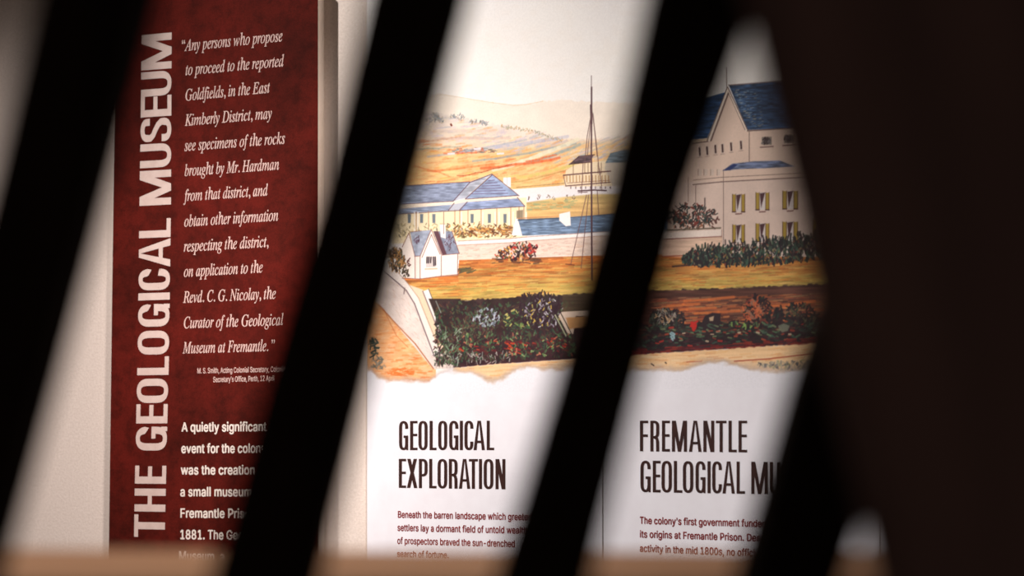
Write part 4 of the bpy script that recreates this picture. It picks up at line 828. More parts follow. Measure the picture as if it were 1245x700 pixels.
GLYPHS['s']['.'] = [188, [[95, -4, 78, -1, 63, 9, 53, 24, 50, 41, 53, 59, 63, 73, 78, 83, 95, 87, 113, 83, 128, 73, 138, 59, 141, 41, 138, 24, 128, 9,
    113, -1]]]
GLYPHS['s']['0'] = [453, [[227, -7, 191, -3, 158, 7, 130, 24, 105, 48, 85, 77, 69, 113, 57, 155, 50, 202, 48, 254, 50, 306, 57, 353, 69, 395, 85, 431,
    106, 461, 130, 484, 159, 502, 191, 512, 227, 516, 262, 512, 295, 502, 323, 484, 348, 461, 368, 431, 384, 395, 396, 353, 403, 306, 405, 254, 403,
    202, 396, 155, 384, 113, 368, 77, 348, 48, 323, 24, 295, 7, 263, -3], [227, 50, 250, 52, 271, 60, 290, 74, 306, 92, 320, 116, 330, 144, 338, 176,
    342, 213, 344, 254, 342, 295, 338, 332, 330, 365, 320, 393, 306, 416, 290, 435, 271, 449, 250, 457, 227, 460, 203, 457, 182, 449, 163, 435, 147,
    416, 134, 393, 123, 365, 115, 332, 111, 295, 109, 254, 111, 213, 115, 176, 123, 144, 134, 116, 147, 92, 163, 74, 182, 60, 203, 52]]]
GLYPHS['s']['1'] = [453, [[76, 0, 76, 55, 391, 55, 391, 0], [276, 509, 276, 0, 212, 0, 212, 448, 209, 448, 86, 358, 86, 427, 198, 509]]]
GLYPHS['s']['2'] = [453, [[64, 0, 64, 47, 234, 229, 282, 282, 299, 305, 311, 327, 318, 348, 320, 371, 317, 397, 308, 419, 293, 436, 273, 449, 250, 457,
    224, 460, 196, 457, 172, 447, 153, 433, 139, 413, 130, 390, 127, 362, 66, 362, 68, 391, 75, 418, 86, 442, 102, 464, 121, 482, 143, 496, 168, 507,
    196, 513, 225, 516, 254, 513, 281, 507, 306, 497, 328, 482, 346, 465, 361, 445, 372, 423, 379, 398, 381, 372, 378, 345, 371, 318, 363, 299, 351,
    280, 336, 259, 317, 235, 294, 209, 267, 180, 153, 60, 153, 57, 389, 57, 389, 0]]]
GLYPHS['s']['8'] = [453, [[226, -7, 193, -5, 163, 1, 136, 11, 111, 25, 91, 42, 74, 62, 62, 84, 54, 109, 52, 135, 53, 156, 58, 176, 65, 195, 81, 220,
    101, 241, 125, 256, 153, 265, 153, 267, 129, 276, 109, 289, 93, 308, 80, 330, 73, 354, 70, 380, 73, 405, 79, 429, 90, 450, 106, 469, 124, 485, 146,
    498, 170, 508, 197, 514, 226, 516, 255, 514, 282, 508, 306, 498, 328, 485, 346, 469, 361, 450, 373, 429, 379, 405, 382, 380, 379, 354, 372, 330,
    359, 308, 343, 289, 323, 276, 300, 267, 300, 265, 327, 256, 351, 241, 372, 220, 387, 195, 395, 176, 399, 156, 401, 135, 398, 109, 391, 84, 378, 62,
    362, 42, 341, 25, 317, 11, 289, 1, 259, -5], [226, 49, 258, 52, 285, 60, 307, 74, 323, 91, 333, 113, 337, 139, 333, 165, 322, 189, 305, 208, 283,
    223, 256, 232, 226, 235, 196, 232, 169, 223, 147, 208, 130, 189, 119, 165, 115, 139, 119, 113, 129, 91, 145, 74, 167, 60, 185, 54, 205, 50], [226,
    290, 252, 292, 274, 300, 293, 313, 307, 330, 316, 351, 319, 376, 316, 399, 308, 420, 294, 437, 275, 449, 252, 457, 226, 460, 200, 457, 177, 449,
    159, 437, 145, 420, 136, 399, 133, 376, 136, 351, 145, 330, 159, 313, 178, 300, 201, 292]]]
GLYPHS['s']['A'] = [480, [[16, 0, 201, 509, 276, 509, 463, 0, 395, 0, 287, 302, 264, 372, 232, 478, 245, 478, 213, 371, 191, 302, 85, 0], [110, 142,
    110, 199, 370, 199, 370, 142]]]
GLYPHS['s']['B'] = [456, [[60, 0, 60, 509, 241, 509, 274, 507, 304, 501, 329, 491, 350, 477, 367, 461, 381, 442, 390, 421, 396, 398, 398, 374, 395,
    344, 387, 320, 373, 301, 356, 286, 336, 275, 315, 267, 315, 262, 339, 257, 363, 245, 385, 227, 402, 203, 411, 184, 416, 161, 418, 136, 416, 111,
    410, 88, 400, 67, 386, 48, 368, 31, 344, 18, 317, 8, 284, 2, 247, 0], [125, 57, 245, 57, 281, 60, 309, 67, 330, 80, 344, 96, 353, 115, 355, 137,
    352, 161, 342, 184, 327, 203, 306, 218, 279, 228, 248, 231, 125, 231], [125, 285, 238, 285, 265, 288, 288, 296, 308, 309, 323, 326, 333, 348, 336,
    372, 333, 393, 326, 412, 313, 429, 294, 442, 270, 449, 240, 452, 125, 452]]]
GLYPHS['s']['C'] = [510, [[267, -7, 225, -3, 186, 7, 150, 25, 119, 49, 92, 79, 70, 115, 53, 157, 44, 203, 40, 254, 44, 305, 53, 352, 70, 393, 92, 429,
    119, 459, 150, 484, 186, 501, 225, 512, 267, 516, 293, 514, 317, 511, 340, 504, 362, 496, 383, 485, 402, 471, 419, 456, 435, 438, 448, 418, 459,
    397, 467, 373, 473, 348, 408, 348, 401, 373, 389, 395, 375, 413, 357, 428, 337, 440, 315, 449, 292, 454, 267, 456, 237, 453, 209, 445, 184, 432,
    161, 414, 141, 391, 125, 364, 113, 332, 106, 295, 103, 254, 106, 213, 113, 177, 125, 145, 141, 117, 161, 94, 184, 76, 210, 63, 237, 56, 267, 53,
    292, 55, 315, 60, 337, 69, 357, 81, 375, 96, 389, 114, 401, 136, 408, 160, 473, 160, 467, 135, 459, 112, 448, 91, 435, 71, 420, 53, 402, 38, 383,
    24, 363, 13, 341, 5, 317, -2, 293, -6]]]
GLYPHS['s']['D'] = [502, [[219, 0, 96, 0, 96, 57, 215, 57, 254, 60, 288, 68, 318, 81, 343, 99, 363, 122, 379, 149, 390, 181, 397, 216, 399, 255, 397,
    294, 390, 329, 379, 361, 364, 388, 344, 410, 320, 428, 291, 441, 258, 449, 221, 452, 93, 452, 93, 509, 225, 509, 273, 505, 315, 495, 353, 478, 385,
    455, 412, 426, 433, 391, 449, 351, 458, 306, 462, 255, 458, 205, 449, 159, 433, 119, 411, 83, 384, 54, 351, 31, 312, 14, 268, 3], [125, 509, 125,
    0, 60, 0, 60, 509]]]
GLYPHS['s']['F'] = [410, [[60, 0, 60, 509, 369, 509, 369, 452, 125, 452, 125, 278, 346, 278, 346, 221, 125, 221, 125, 0]]]
GLYPHS['s']['G'] = [520, [[269, -7, 225, -3, 185, 7, 149, 25, 118, 49, 91, 79, 69, 116, 53, 157, 43, 203, 40, 254, 43, 305, 53, 352, 69, 393, 91, 429,
    117, 459, 149, 484, 184, 501, 223, 512, 265, 516, 291, 514, 316, 510, 340, 504, 363, 494, 384, 483, 403, 469, 421, 453, 436, 436, 449, 416, 460,
    395, 468, 373, 474, 349, 408, 349, 399, 372, 387, 393, 373, 411, 356, 427, 337, 439, 315, 448, 291, 454, 265, 456, 236, 453, 209, 445, 183, 432,
    160, 414, 141, 392, 125, 364, 113, 332, 106, 295, 103, 254, 106, 213, 113, 177, 125, 145, 141, 117, 161, 95, 184, 76, 210, 63, 238, 56, 269, 53,
    296, 55, 322, 61, 345, 71, 365, 85, 382, 102, 396, 123, 407, 147, 413, 173, 415, 202, 434, 199, 283, 199, 283, 256, 478, 256, 478, 200, 475, 160,
    466, 124, 451, 91, 431, 62, 406, 38, 377, 19, 344, 5, 308, -4]]]
GLYPHS['s']['H'] = [517, [[60, 0, 60, 509, 125, 509, 125, 289, 392, 289, 392, 509, 457, 509, 457, 0, 392, 0, 392, 232, 125, 232, 125, 0]]]
GLYPHS['s']['M'] = [628, [[60, 0, 60, 509, 152, 509, 277, 187, 287, 159, 299, 123, 311, 84, 322, 49, 307, 49, 318, 83, 330, 121, 342, 158, 352, 187,
    476, 509, 568, 509, 568, 0, 504, 0, 504, 291, 504, 327, 505, 369, 506, 413, 507, 457, 513, 457, 498, 409, 482, 363, 467, 322, 456, 291, 342, 0,
    286, 0, 170, 291, 159, 321, 145, 361, 129, 408, 112, 457, 119, 457, 120, 416, 121, 372, 122, 328, 122, 291, 122, 0]]]
GLYPHS['s']['O'] = [533, [[267, -7, 225, -3, 186, 7, 150, 25, 119, 49, 92, 79, 70, 115, 53, 157, 44, 203, 40, 254, 44, 305, 53, 352, 70, 393, 92, 429,
    119, 459, 150, 484, 186, 501, 225, 512, 267, 516, 309, 512, 348, 501, 384, 484, 415, 459, 442, 429, 464, 393, 480, 352, 490, 305, 493, 254, 490,
    203, 480, 157, 464, 115, 442, 79, 415, 49, 384, 25, 348, 7, 309, -3], [267, 53, 296, 55, 324, 63, 349, 76, 372, 94, 392, 116, 408, 144, 420, 176,
    428, 213, 430, 254, 428, 295, 420, 332, 408, 365, 392, 392, 372, 415, 349, 433, 324, 446, 296, 453, 267, 456, 237, 453, 210, 445, 184, 433, 161,
    415, 142, 392, 125, 364, 113, 332, 106, 295, 103, 254, 106, 213, 113, 176, 125, 144, 142, 117, 161, 94, 184, 76, 210, 63, 237, 55]]]
GLYPHS['s']['P'] = [445, [[60, 0, 60, 509, 235, 509, 272, 506, 305, 499, 332, 487, 356, 471, 375, 452, 390, 430, 400, 404, 407, 377, 409, 348, 407,
    318, 400, 291, 390, 265, 375, 243, 356, 223, 332, 207, 305, 195, 272, 188, 235, 186, 109, 186, 109, 242, 233, 242, 257, 244, 279, 248, 297, 256,
    318, 272, 333, 294, 342, 319, 344, 348, 342, 376, 333, 402, 318, 423, 297, 439, 279, 446, 257, 451, 232, 452, 125, 452, 125, 0]]]
GLYPHS['s']['S'] = [447, [[224, -9, 188, -7, 156, -1, 128, 9, 102, 23, 81, 40, 64, 60, 51, 83, 42, 109, 38, 137, 104, 137, 110, 110, 123, 88, 142, 71,
    166, 59, 194, 52, 224, 49, 246, 50, 267, 54, 286, 60, 311, 74, 329, 92, 341, 114, 346, 139, 342, 161, 332, 179, 316, 193, 296, 205, 245, 222, 184,
    239, 145, 253, 112, 269, 86, 289, 67, 313, 56, 341, 52, 372, 54, 400, 62, 425, 75, 448, 92, 468, 113, 484, 138, 498, 165, 508, 195, 514, 227, 516,
    259, 514, 289, 508, 316, 498, 340, 484, 360, 468, 377, 449, 390, 427, 398, 403, 401, 378, 337, 378, 332, 402, 320, 421, 302, 437, 280, 449, 254,
    456, 225, 459, 194, 456, 167, 448, 145, 435, 129, 418, 118, 398, 115, 376, 119, 352, 131, 334, 148, 319, 169, 308, 212, 293, 264, 279, 312, 264,
    336, 252, 359, 238, 379, 220, 395, 198, 402, 180, 407, 161, 408, 139, 406, 112, 399, 87, 386, 64, 370, 43, 349, 25, 323, 11, 294, 0, 261, -7]]]
GLYPHS['s']['T'] = [449, [[32, 452, 32, 509, 417, 509, 417, 452, 257, 452, 257, 0, 193, 0, 193, 452]]]
GLYPHS['s']['a'] = [389, [[160, -9, 137, -7, 115, -3, 94, 5, 76, 15, 60, 29, 48, 45, 38, 63, 32, 84, 30, 108, 34, 138, 43, 161, 58, 179, 78, 193, 100,
    203, 125, 211, 178, 220, 234, 227, 265, 235, 276, 255, 276, 257, 273, 279, 267, 297, 256, 311, 240, 322, 220, 329, 196, 331, 171, 329, 149, 322,
    118, 301, 100, 274, 41, 291, 51, 313, 64, 331, 79, 346, 95, 358, 114, 368, 133, 375, 153, 380, 173, 383, 194, 384, 239, 379, 263, 372, 286, 360,
    306, 343, 322, 320, 330, 301, 335, 278, 337, 251, 337, 0, 277, 0, 277, 52, 272, 52, 252, 25, 236, 12, 215, 1, 190, -6], [170, 45, 202, 49, 228, 59,
    248, 74, 263, 93, 272, 115, 276, 138, 276, 190, 259, 182, 231, 176, 200, 171, 175, 168, 134, 159, 117, 150, 103, 139, 95, 124, 92, 105, 94, 87,
    102, 72, 114, 61, 130, 52, 149, 47]]]
GLYPHS['s']['b'] = [424, [[229, -8, 198, -5, 172, 4, 153, 17, 138, 31, 118, 59, 112, 59, 112, 0, 53, 0, 53, 509, 114, 509, 114, 319, 118, 319, 137,
    346, 152, 360, 171, 373, 197, 381, 229, 384, 259, 382, 287, 374, 313, 361, 335, 342, 354, 320, 370, 293, 381, 261, 388, 227, 390, 189, 388, 151,
    381, 116, 370, 84, 355, 57, 336, 34, 313, 16, 288, 3, 260, -6], [220, 47, 242, 49, 262, 55, 279, 66, 294, 80, 306, 97, 316, 117, 323, 139, 327,
    163, 328, 189, 327, 215, 323, 239, 316, 261, 307, 281, 295, 298, 280, 311, 262, 322, 243, 328, 220, 330, 198, 328, 178, 322, 161, 312, 147, 299,
    134, 282, 125, 263, 118, 241, 114, 216, 113, 189, 114, 162, 118, 138, 125, 115, 135, 95, 147, 78, 162, 65, 179, 55, 198, 49]]]
GLYPHS['s']['c'] = [396, [[207, -8, 174, -5, 144, 3, 117, 16, 93, 35, 72, 58, 56, 85, 44, 116, 37, 150, 34, 187, 37, 225, 44, 260, 56, 291, 72, 318,
    93, 341, 117, 360, 144, 374, 174, 382, 207, 384, 234, 383, 260, 377, 284, 368, 305, 356, 324, 341, 340, 322, 353, 301, 362, 277, 303, 262, 290,
    289, 270, 311, 242, 325, 207, 330, 184, 328, 163, 321, 145, 310, 130, 296, 118, 278, 108, 258, 102, 236, 98, 212, 96, 187, 98, 163, 102, 139, 108,
    117, 118, 97, 130, 80, 145, 66, 163, 55, 184, 49, 207, 46, 243, 52, 271, 66, 292, 89, 304, 117, 363, 102, 354, 78, 341, 56, 325, 37, 306, 21, 285,
    9, 261, -1, 235, -6]]]
GLYPHS['s']['d'] = [424, [[195, -8, 165, -6, 137, 3, 111, 16, 89, 34, 70, 57, 55, 84, 43, 116, 36, 151, 34, 189, 36, 227, 43, 261, 55, 293, 70, 320,
    89, 342, 112, 361, 137, 374, 165, 382, 196, 384, 228, 381, 253, 373, 272, 360, 287, 346, 306, 319, 311, 319, 311, 509, 372, 509, 372, 0, 313, 0,
    313, 59, 307, 59, 287, 31, 272, 17, 252, 4, 227, -5], [205, 47, 226, 49, 246, 55, 263, 65, 278, 78, 290, 95, 299, 115, 306, 138, 310, 162, 312,
    189, 310, 216, 306, 241, 300, 263, 290, 282, 278, 299, 263, 312, 246, 322, 227, 328, 205, 330, 182, 328, 162, 322, 145, 311, 130, 298, 118, 281,
    108, 261, 102, 239, 98, 215, 96, 189, 98, 163, 102, 139, 109, 117, 118, 97, 130, 80, 145, 66, 162, 55, 182, 49]]]
GLYPHS['s']['e'] = [404, [[212, -8, 177, -5, 145, 3, 117, 16, 92, 35, 72, 58, 56, 85, 44, 116, 37, 150, 34, 187, 36, 224, 44, 258, 55, 290, 71, 317,
    91, 340, 115, 359, 142, 373, 172, 382, 205, 384, 226, 383, 246, 380, 266, 374, 285, 366, 303, 355, 319, 341, 334, 324, 347, 305, 357, 282, 365,
    256, 370, 227, 371, 194, 371, 169, 75, 169, 75, 221, 338, 221, 310, 202, 308, 226, 304, 248, 298, 269, 283, 294, 263, 314, 237, 326, 205, 330, 183,
    328, 164, 323, 146, 313, 125, 294, 109, 270, 99, 241, 96, 211, 96, 178, 98, 151, 102, 127, 110, 106, 121, 88, 135, 73, 151, 61, 169, 53, 190, 48,
    212, 46, 234, 48, 254, 53, 271, 61, 285, 73, 297, 88, 306, 105, 365, 91, 353, 63, 335, 39, 320, 26, 302, 14, 283, 4, 261, -3, 237, -7]]]
GLYPHS['s']['f'] = [254, [[228, 379, 228, 327, 6, 327, 6, 379], [81, 0, 81, 432, 84, 461, 96, 486, 113, 505, 135, 519, 161, 527, 187, 530, 222, 527,
    243, 521, 227, 468, 215, 472, 195, 474, 171, 470, 154, 460, 145, 443, 142, 419, 142, 0]]]
GLYPHS['s']['g'] = [425, [[207, -151, 180, -149, 156, -146, 134, -140, 105, -127, 82, -110, 64, -91, 51, -69, 101, -41, 122, -66, 136, -78, 154, -88,
    178, -95, 207, -97, 236, -95, 261, -87, 282, -75, 298, -58, 308, -34, 311, -6, 311, 68, 306, 68, 287, 41, 272, 28, 252, 16, 227, 8, 195, 5, 165, 7,
    138, 14, 113, 27, 90, 43, 71, 65, 55, 90, 43, 120, 36, 154, 34, 191, 36, 229, 43, 263, 55, 293, 71, 320, 90, 342, 112, 361, 138, 374, 166, 382,
    196, 384, 228, 382, 253, 373, 273, 360, 288, 346, 308, 319, 313, 319, 313, 379, 372, 379, 372, -9, 370, -40, 363, -67, 350, -90, 334, -109, 314,
    -124, 291, -136, 265, -144, 237, -149], [205, 59, 227, 61, 246, 66, 264, 75, 285, 95, 300, 121, 307, 142, 311, 166, 312, 193, 311, 219, 307, 242,
    300, 264, 291, 283, 279, 299, 264, 312, 247, 322, 227, 328, 205, 330, 182, 328, 163, 322, 145, 312, 130, 298, 118, 282, 109, 262, 102, 241, 98,
    218, 96, 193, 98, 167, 102, 144, 109, 123, 124, 96, 145, 76, 163, 66, 183, 61]]]
GLYPHS['s']['h'] = [410, [[114, 227, 114, 0, 53, 0, 53, 509, 114, 509, 114, 287, 102, 287, 116, 319, 132, 344, 152, 362, 175, 374, 200, 382, 227, 384,
    252, 383, 275, 377, 295, 369, 313, 356, 328, 340, 341, 321, 350, 298, 355, 271, 357, 240, 357, 0, 296, 0, 296, 235, 293, 263, 286, 286, 273, 304,
    256, 318, 235, 326, 210, 329, 184, 326, 161, 317, 141, 303, 126, 283, 117, 257]]]
GLYPHS['s']['i'] = [167, [[53, 0, 53, 379, 114, 379, 114, 0], [84, 443, 67, 446, 54, 455, 44, 468, 41, 483, 44, 499, 54, 512, 67, 521, 84, 524, 100,
    521, 114, 512, 123, 499, 126, 483, 123, 468, 114, 455, 100, 446]]]
GLYPHS['s']['k'] = [381, [[110, 137, 110, 212, 121, 212, 284, 379, 360, 379, 184, 199, 177, 199], [53, 0, 53, 509, 114, 509, 114, 0], [294, 0, 148,
    186, 191, 229, 372, 0]]]
GLYPHS['s']['l'] = [189, [[139, -2, 112, 0, 91, 8, 74, 20, 62, 37, 55, 59, 53, 84, 53, 509, 114, 509, 114, 99, 115, 77, 120, 62, 130, 54, 146, 52, 160,
    53, 170, 54, 181, 3, 162, -1]]]
GLYPHS['s']['m'] = [610, [[53, 0, 53, 379, 112, 379, 112, 295, 108, 295, 118, 323, 132, 346, 151, 363, 172, 376, 195, 384, 219, 386, 245, 383, 268,
    375, 287, 361, 303, 342, 314, 320, 321, 295, 312, 295, 322, 321, 337, 343, 357, 361, 381, 375, 407, 383, 437, 386, 458, 385, 478, 380, 497, 372,
    514, 361, 529, 346, 541, 328, 550, 307, 555, 283, 557, 255, 557, 0, 496, 0, 496, 254, 493, 279, 485, 298, 473, 313, 447, 326, 419, 330, 395, 328,
    374, 320, 358, 307, 345, 290, 338, 270, 335, 247, 335, 0, 274, 0, 274, 260, 269, 288, 253, 311, 229, 326, 199, 330, 178, 328, 158, 320, 140, 307,
    126, 289, 117, 266, 114, 238, 114, 0]]]
GLYPHS['s']['n'] = [410, [[114, 227, 114, 0, 53, 0, 53, 379, 112, 379, 112, 287, 102, 287, 116, 319, 132, 344, 152, 362, 175, 374, 200, 382, 227, 384,
    252, 383, 275, 377, 295, 369, 313, 356, 328, 340, 341, 321, 350, 298, 355, 271, 357, 240, 357, 0, 296, 0, 296, 235, 293, 263, 286, 286, 273, 304,
    256, 318, 235, 326, 210, 329, 184, 326, 161, 317, 141, 303, 126, 283, 117, 257]]]
GLYPHS['s']['o'] = [415, [[207, -8, 174, -5, 144, 3, 117, 16, 93, 35, 72, 58, 56, 85, 44, 116, 37, 150, 34, 187, 37, 225, 44, 260, 56, 291, 72, 318,
    93, 341, 117, 360, 144, 374, 174, 382, 207, 384, 241, 382, 271, 374, 299, 360, 323, 341, 343, 318, 359, 291, 371, 260, 379, 225, 381, 187, 379,
    150, 371, 116, 359, 85, 343, 58, 323, 35, 299, 16, 271, 3, 241, -5], [207, 46, 231, 49, 252, 55, 270, 66, 285, 80, 298, 97, 307, 117, 314, 139,
    318, 163, 319, 187, 318, 212, 314, 236, 307, 258, 298, 278, 285, 296, 270, 310, 252, 321, 231, 328, 207, 330, 184, 328, 163, 321, 145, 310, 130,
    296, 118, 278, 108, 258, 102, 236, 98, 212, 96, 187, 98, 163, 102, 139, 108, 117, 118, 97, 130, 80, 145, 66, 163, 55, 184, 49]]]
GLYPHS['s']['p'] = [424, [[53, -143, 53, 379, 112, 379, 112, 319, 118, 319, 137, 346, 152, 360, 171, 373, 197, 381, 229, 384, 259, 382, 287, 374, 313,
    361, 335, 342, 354, 320, 370, 293, 381, 261, 388, 227, 390, 189, 388, 151, 381, 116, 370, 84, 355, 57, 336, 34, 313, 16, 288, 3, 260, -6, 229, -8,
    198, -5, 173, 4, 153, 17, 138, 31, 118, 59, 114, 59, 114, -143], [220, 47, 242, 49, 262, 55, 279, 66, 294, 80, 306, 97, 316, 117, 323, 139, 327,
    163, 328, 189, 327, 215, 323, 239, 316, 261, 307, 281, 295, 298, 280, 311, 262, 322, 243, 328, 220, 330, 198, 328, 178, 322, 161, 312, 147, 299,
    134, 282, 125, 263, 118, 241, 114, 216, 113, 189, 114, 162, 118, 138, 125, 115, 135, 95, 147, 78, 162, 65, 179, 55, 198, 49]]]
GLYPHS['s']['q'] = [424, [[372, -143, 311, -143, 311, 59, 306, 59, 287, 31, 272, 17, 252, 4, 227, -5, 195, -8, 165, -6, 137, 3, 111, 16, 89, 34, 70,
    57, 55, 84, 43, 116, 36, 151, 34, 189, 36, 227, 43, 261, 55, 293, 70, 320, 89, 342, 112, 361, 137, 374, 165, 382, 196, 384, 228, 381, 253, 373,
    272, 360, 287, 346, 307, 319, 313, 319, 313, 379, 372, 379], [205, 47, 226, 49, 246, 55, 263, 65, 278, 78, 290, 95, 299, 115, 306, 138, 310, 162,
    312, 189, 310, 216, 306, 241, 300, 263, 290, 282, 278, 299, 263, 312, 246, 322, 227, 328, 205, 330, 182, 328, 162, 322, 145, 311, 130, 298, 118,
    281, 108, 261, 102, 239, 98, 215, 96, 189, 98, 163, 102, 139, 109, 117, 118, 97, 130, 80, 145, 66, 162, 55, 182, 49]]]
GLYPHS['s']['r'] = [259, [[53, 0, 53, 379, 112, 379, 112, 321, 115, 321, 130, 347, 152, 367, 171, 377, 191, 383, 213, 385, 229, 384, 243, 384, 243,
    322, 230, 324, 207, 326, 182, 323, 159, 315, 140, 301, 126, 284, 117, 262, 114, 237, 114, 0]]]
GLYPHS['s']['s'] = [365, [[182, -8, 157, -7, 133, -3, 112, 3, 93, 12, 76, 24, 62, 38, 50, 54, 41, 73, 36, 94, 94, 107, 105, 79, 124, 60, 150, 49, 181,
    45, 206, 47, 227, 53, 244, 62, 262, 81, 268, 103, 265, 121, 254, 136, 237, 147, 212, 155, 149, 170, 118, 180, 92, 192, 72, 208, 58, 227, 50, 249,
    47, 274, 49, 295, 55, 314, 65, 332, 79, 347, 95, 360, 115, 370, 137, 378, 161, 383, 187, 384, 212, 383, 234, 379, 254, 372, 279, 358, 299, 339,
    314, 316, 324, 290, 268, 277, 258, 298, 243, 316, 219, 328, 187, 333, 156, 329, 131, 317, 114, 299, 109, 277, 112, 258, 124, 243, 144, 232, 172,
    223, 229, 209, 261, 200, 287, 187, 306, 171, 320, 153, 328, 131, 331, 107, 329, 85, 323, 65, 312, 47, 298, 31, 281, 18, 260, 6, 236, -2, 210, -7]]]
GLYPHS['s']['t'] = [227, [[204, 379, 204, 327, 6, 327, 6, 379], [65, 471, 126, 471, 126, 98, 128, 76, 136, 61, 150, 53, 170, 50, 185, 51, 202, 54, 213,
    2, 192, -3, 168, -4, 138, -1, 113, 7, 92, 21, 77, 41, 68, 64, 65, 93]]]
GLYPHS['s']['u'] = [410, [[182, -5, 158, -3, 135, 2, 115, 11, 97, 23, 82, 39, 69, 59, 60, 82, 54, 109, 53, 139, 53, 379, 114, 379, 114, 144, 116, 117,
    124, 94, 137, 75, 154, 61, 175, 53, 200, 50, 226, 53, 249, 62, 268, 77, 283, 97, 293, 122, 296, 153, 296, 379, 357, 379, 357, 0, 298, 0, 298, 92,
    307, 92, 294, 60, 277, 35, 257, 17, 234, 5, 209, -3]]]
GLYPHS['s']['v'] = [389, [[163, 0, 17, 379, 84, 379, 165, 155, 187, 87, 206, 21, 184, 21, 203, 87, 224, 155, 305, 379, 371, 379, 226, 0]]]
GLYPHS['s']['w'] = [567, [[138, 0, 23, 379, 87, 379, 133, 214, 154, 137, 175, 41, 165, 41, 186, 135, 206, 214, 252, 379, 316, 379, 362, 214, 382, 136,
    402, 41, 391, 41, 413, 135, 434, 214, 480, 379, 545, 379, 429, 0, 368, 0, 319, 172, 305, 225, 291, 280, 277, 338, 291, 338, 277, 280, 263, 225,
    248, 172, 199, 0]]]
GLYPHS['s']['y'] = [389, [[47, -139, 61, -86, 71, -87, 104, -89, 118, -84, 130, -74, 141, -58, 151, -36, 163, -1, 17, 379, 84, 379, 165, 155, 187, 87,
    206, 21, 184, 21, 202, 87, 224, 155, 305, 379, 371, 379, 204, -58, 191, -85, 177, -107, 159, -124, 139, -136, 117, -143, 91, -145, 65, -143]]]

# ------------------------------------------------------------------ lettering
GLYPHS['s']['l'] = [176, [[55, 0, 55, 524, 118, 524, 118, 0]]]
CAP = {'s': 509.0, 'i': float(max(GLYPHS['i']['E'][1][0][1::2]))}

def area(p): return sum(p[i][0] * p[(i + 1) % len(p)][1] - p[(i + 1) % len(p)][0] * p[i][1] for i in range(len(p))) / 2
def contains(p, q):
    r = False
    for i in range(len(p)):
        (x0, y0), (x1, y1) = p[i], p[(i + 1) % len(p)]
        if (y0 > q[1]) != (y1 > q[1]) and q[0] < (x1 - x0) * (q[1] - y0) / (y1 - y0) + x0: r = not r
    return r

_shape_cache = {}
def glyph_shapes(font, ch):
    """list of (points, triangles, outline loops) in thousandths of the type size"""
    k = (font, ch)
    if k in _shape_cache: return _shape_cache[k]
    cs = []
    for flat in GLYPHS[font][ch][1]:
        p = [(flat[i], flat[i + 1]) for i in range(0, len(flat), 2)]
        q = [p[0]]
        for a in p[1:]:
            if abs(a[0] - q[-1][0]) + abs(a[1] - q[-1][1]) > 1: q.append(a)
        if len(q) > 2: cs.append(q)
    out = []
    if cs:
        big = max(cs, key=lambda c: abs(area(c))); sg = area(big) > 0
        outer = [c for c in cs if (area(c) > 0) == sg]; holes = [c for c in cs if (area(c) > 0) != sg]
        for o in outer:
            grp = [o] + [h for h in holes if contains(o, h[0]) and not any(x is not o and abs(area(x)) < abs(area(o)) and contains(x, h[0]) for x in outer)]
            tris = tessellate_polygon([[Vector((x, y, 0)) for x, y in c] for c in grp])
            out.append(([pt for c in grp for pt in c], [tuple(t) for t in tris], grp))
    _shape_cache[k] = out
    return out

def width(font, s, track=0): return sum(GLYPHS[font][c][0] + track for c in s)

LIFT = 0.0007
def text_line(pl, parent, font, s, ref, x0, y0, x1, y1, cap, mat, bold=0.0, name='text_line', label=None, track=0):
    """one printed line: baseline from (x0,y0) to (x1,y1), where (x1,y1) is the end of the part `ref`; cap height in px"""
    u0, z0 = pl.uv(x0, y0); u1, z1 = pl.uv(x1, y1); zc = pl.uv(x0, y0 - cap)[1] - z0
    W = width(font, ref, track); su = (u1 - u0) / W; sz = zc / CAP[font]; slope = (z1 - z0) / W
    V, Fc = [], []; pen = 0.0
    def put(x, y, lift): return pl.at(u0 + x * su, z0 + x * slope + y * sz, lift)
    for ch in s:
        for pts, tris, loops in glyph_shapes(font, ch):
            b = len(V); V += [put(pen + x, y, LIFT) for x, y in pts]; Fc += [tuple(b + i for i in t) for t in tris]
            if bold:
                h = bold / 2
                for li, c in enumerate(loops):
                    n = len(c); b = len(V)
                    P = [Vector((x * su, y * sz)) for x, y in c]
                    for i in range(n):
                        d = (P[(i + 1) % n] - P[i - 1]); d = d.normalized() if d.length > 1e-9 else Vector((1, 0))
                        nn = Vector((-d.y, d.x)) * h
                        for q in (P[i] + nn, P[i] - nn): V.append(put(pen + q.x / su, q.y / sz, LIFT + .00004 * (1 + li)))
                    for i in range(n):
                        j = (i + 1) % n; Fc.append((b + 2 * i, b + 2 * i + 1, b + 2 * j + 1, b + 2 * j))
        pen += GLYPHS[font][ch][0] + track
    o = link_mesh(name, V, Fc, mat, parent)
    if label: o['label'] = label
    return o

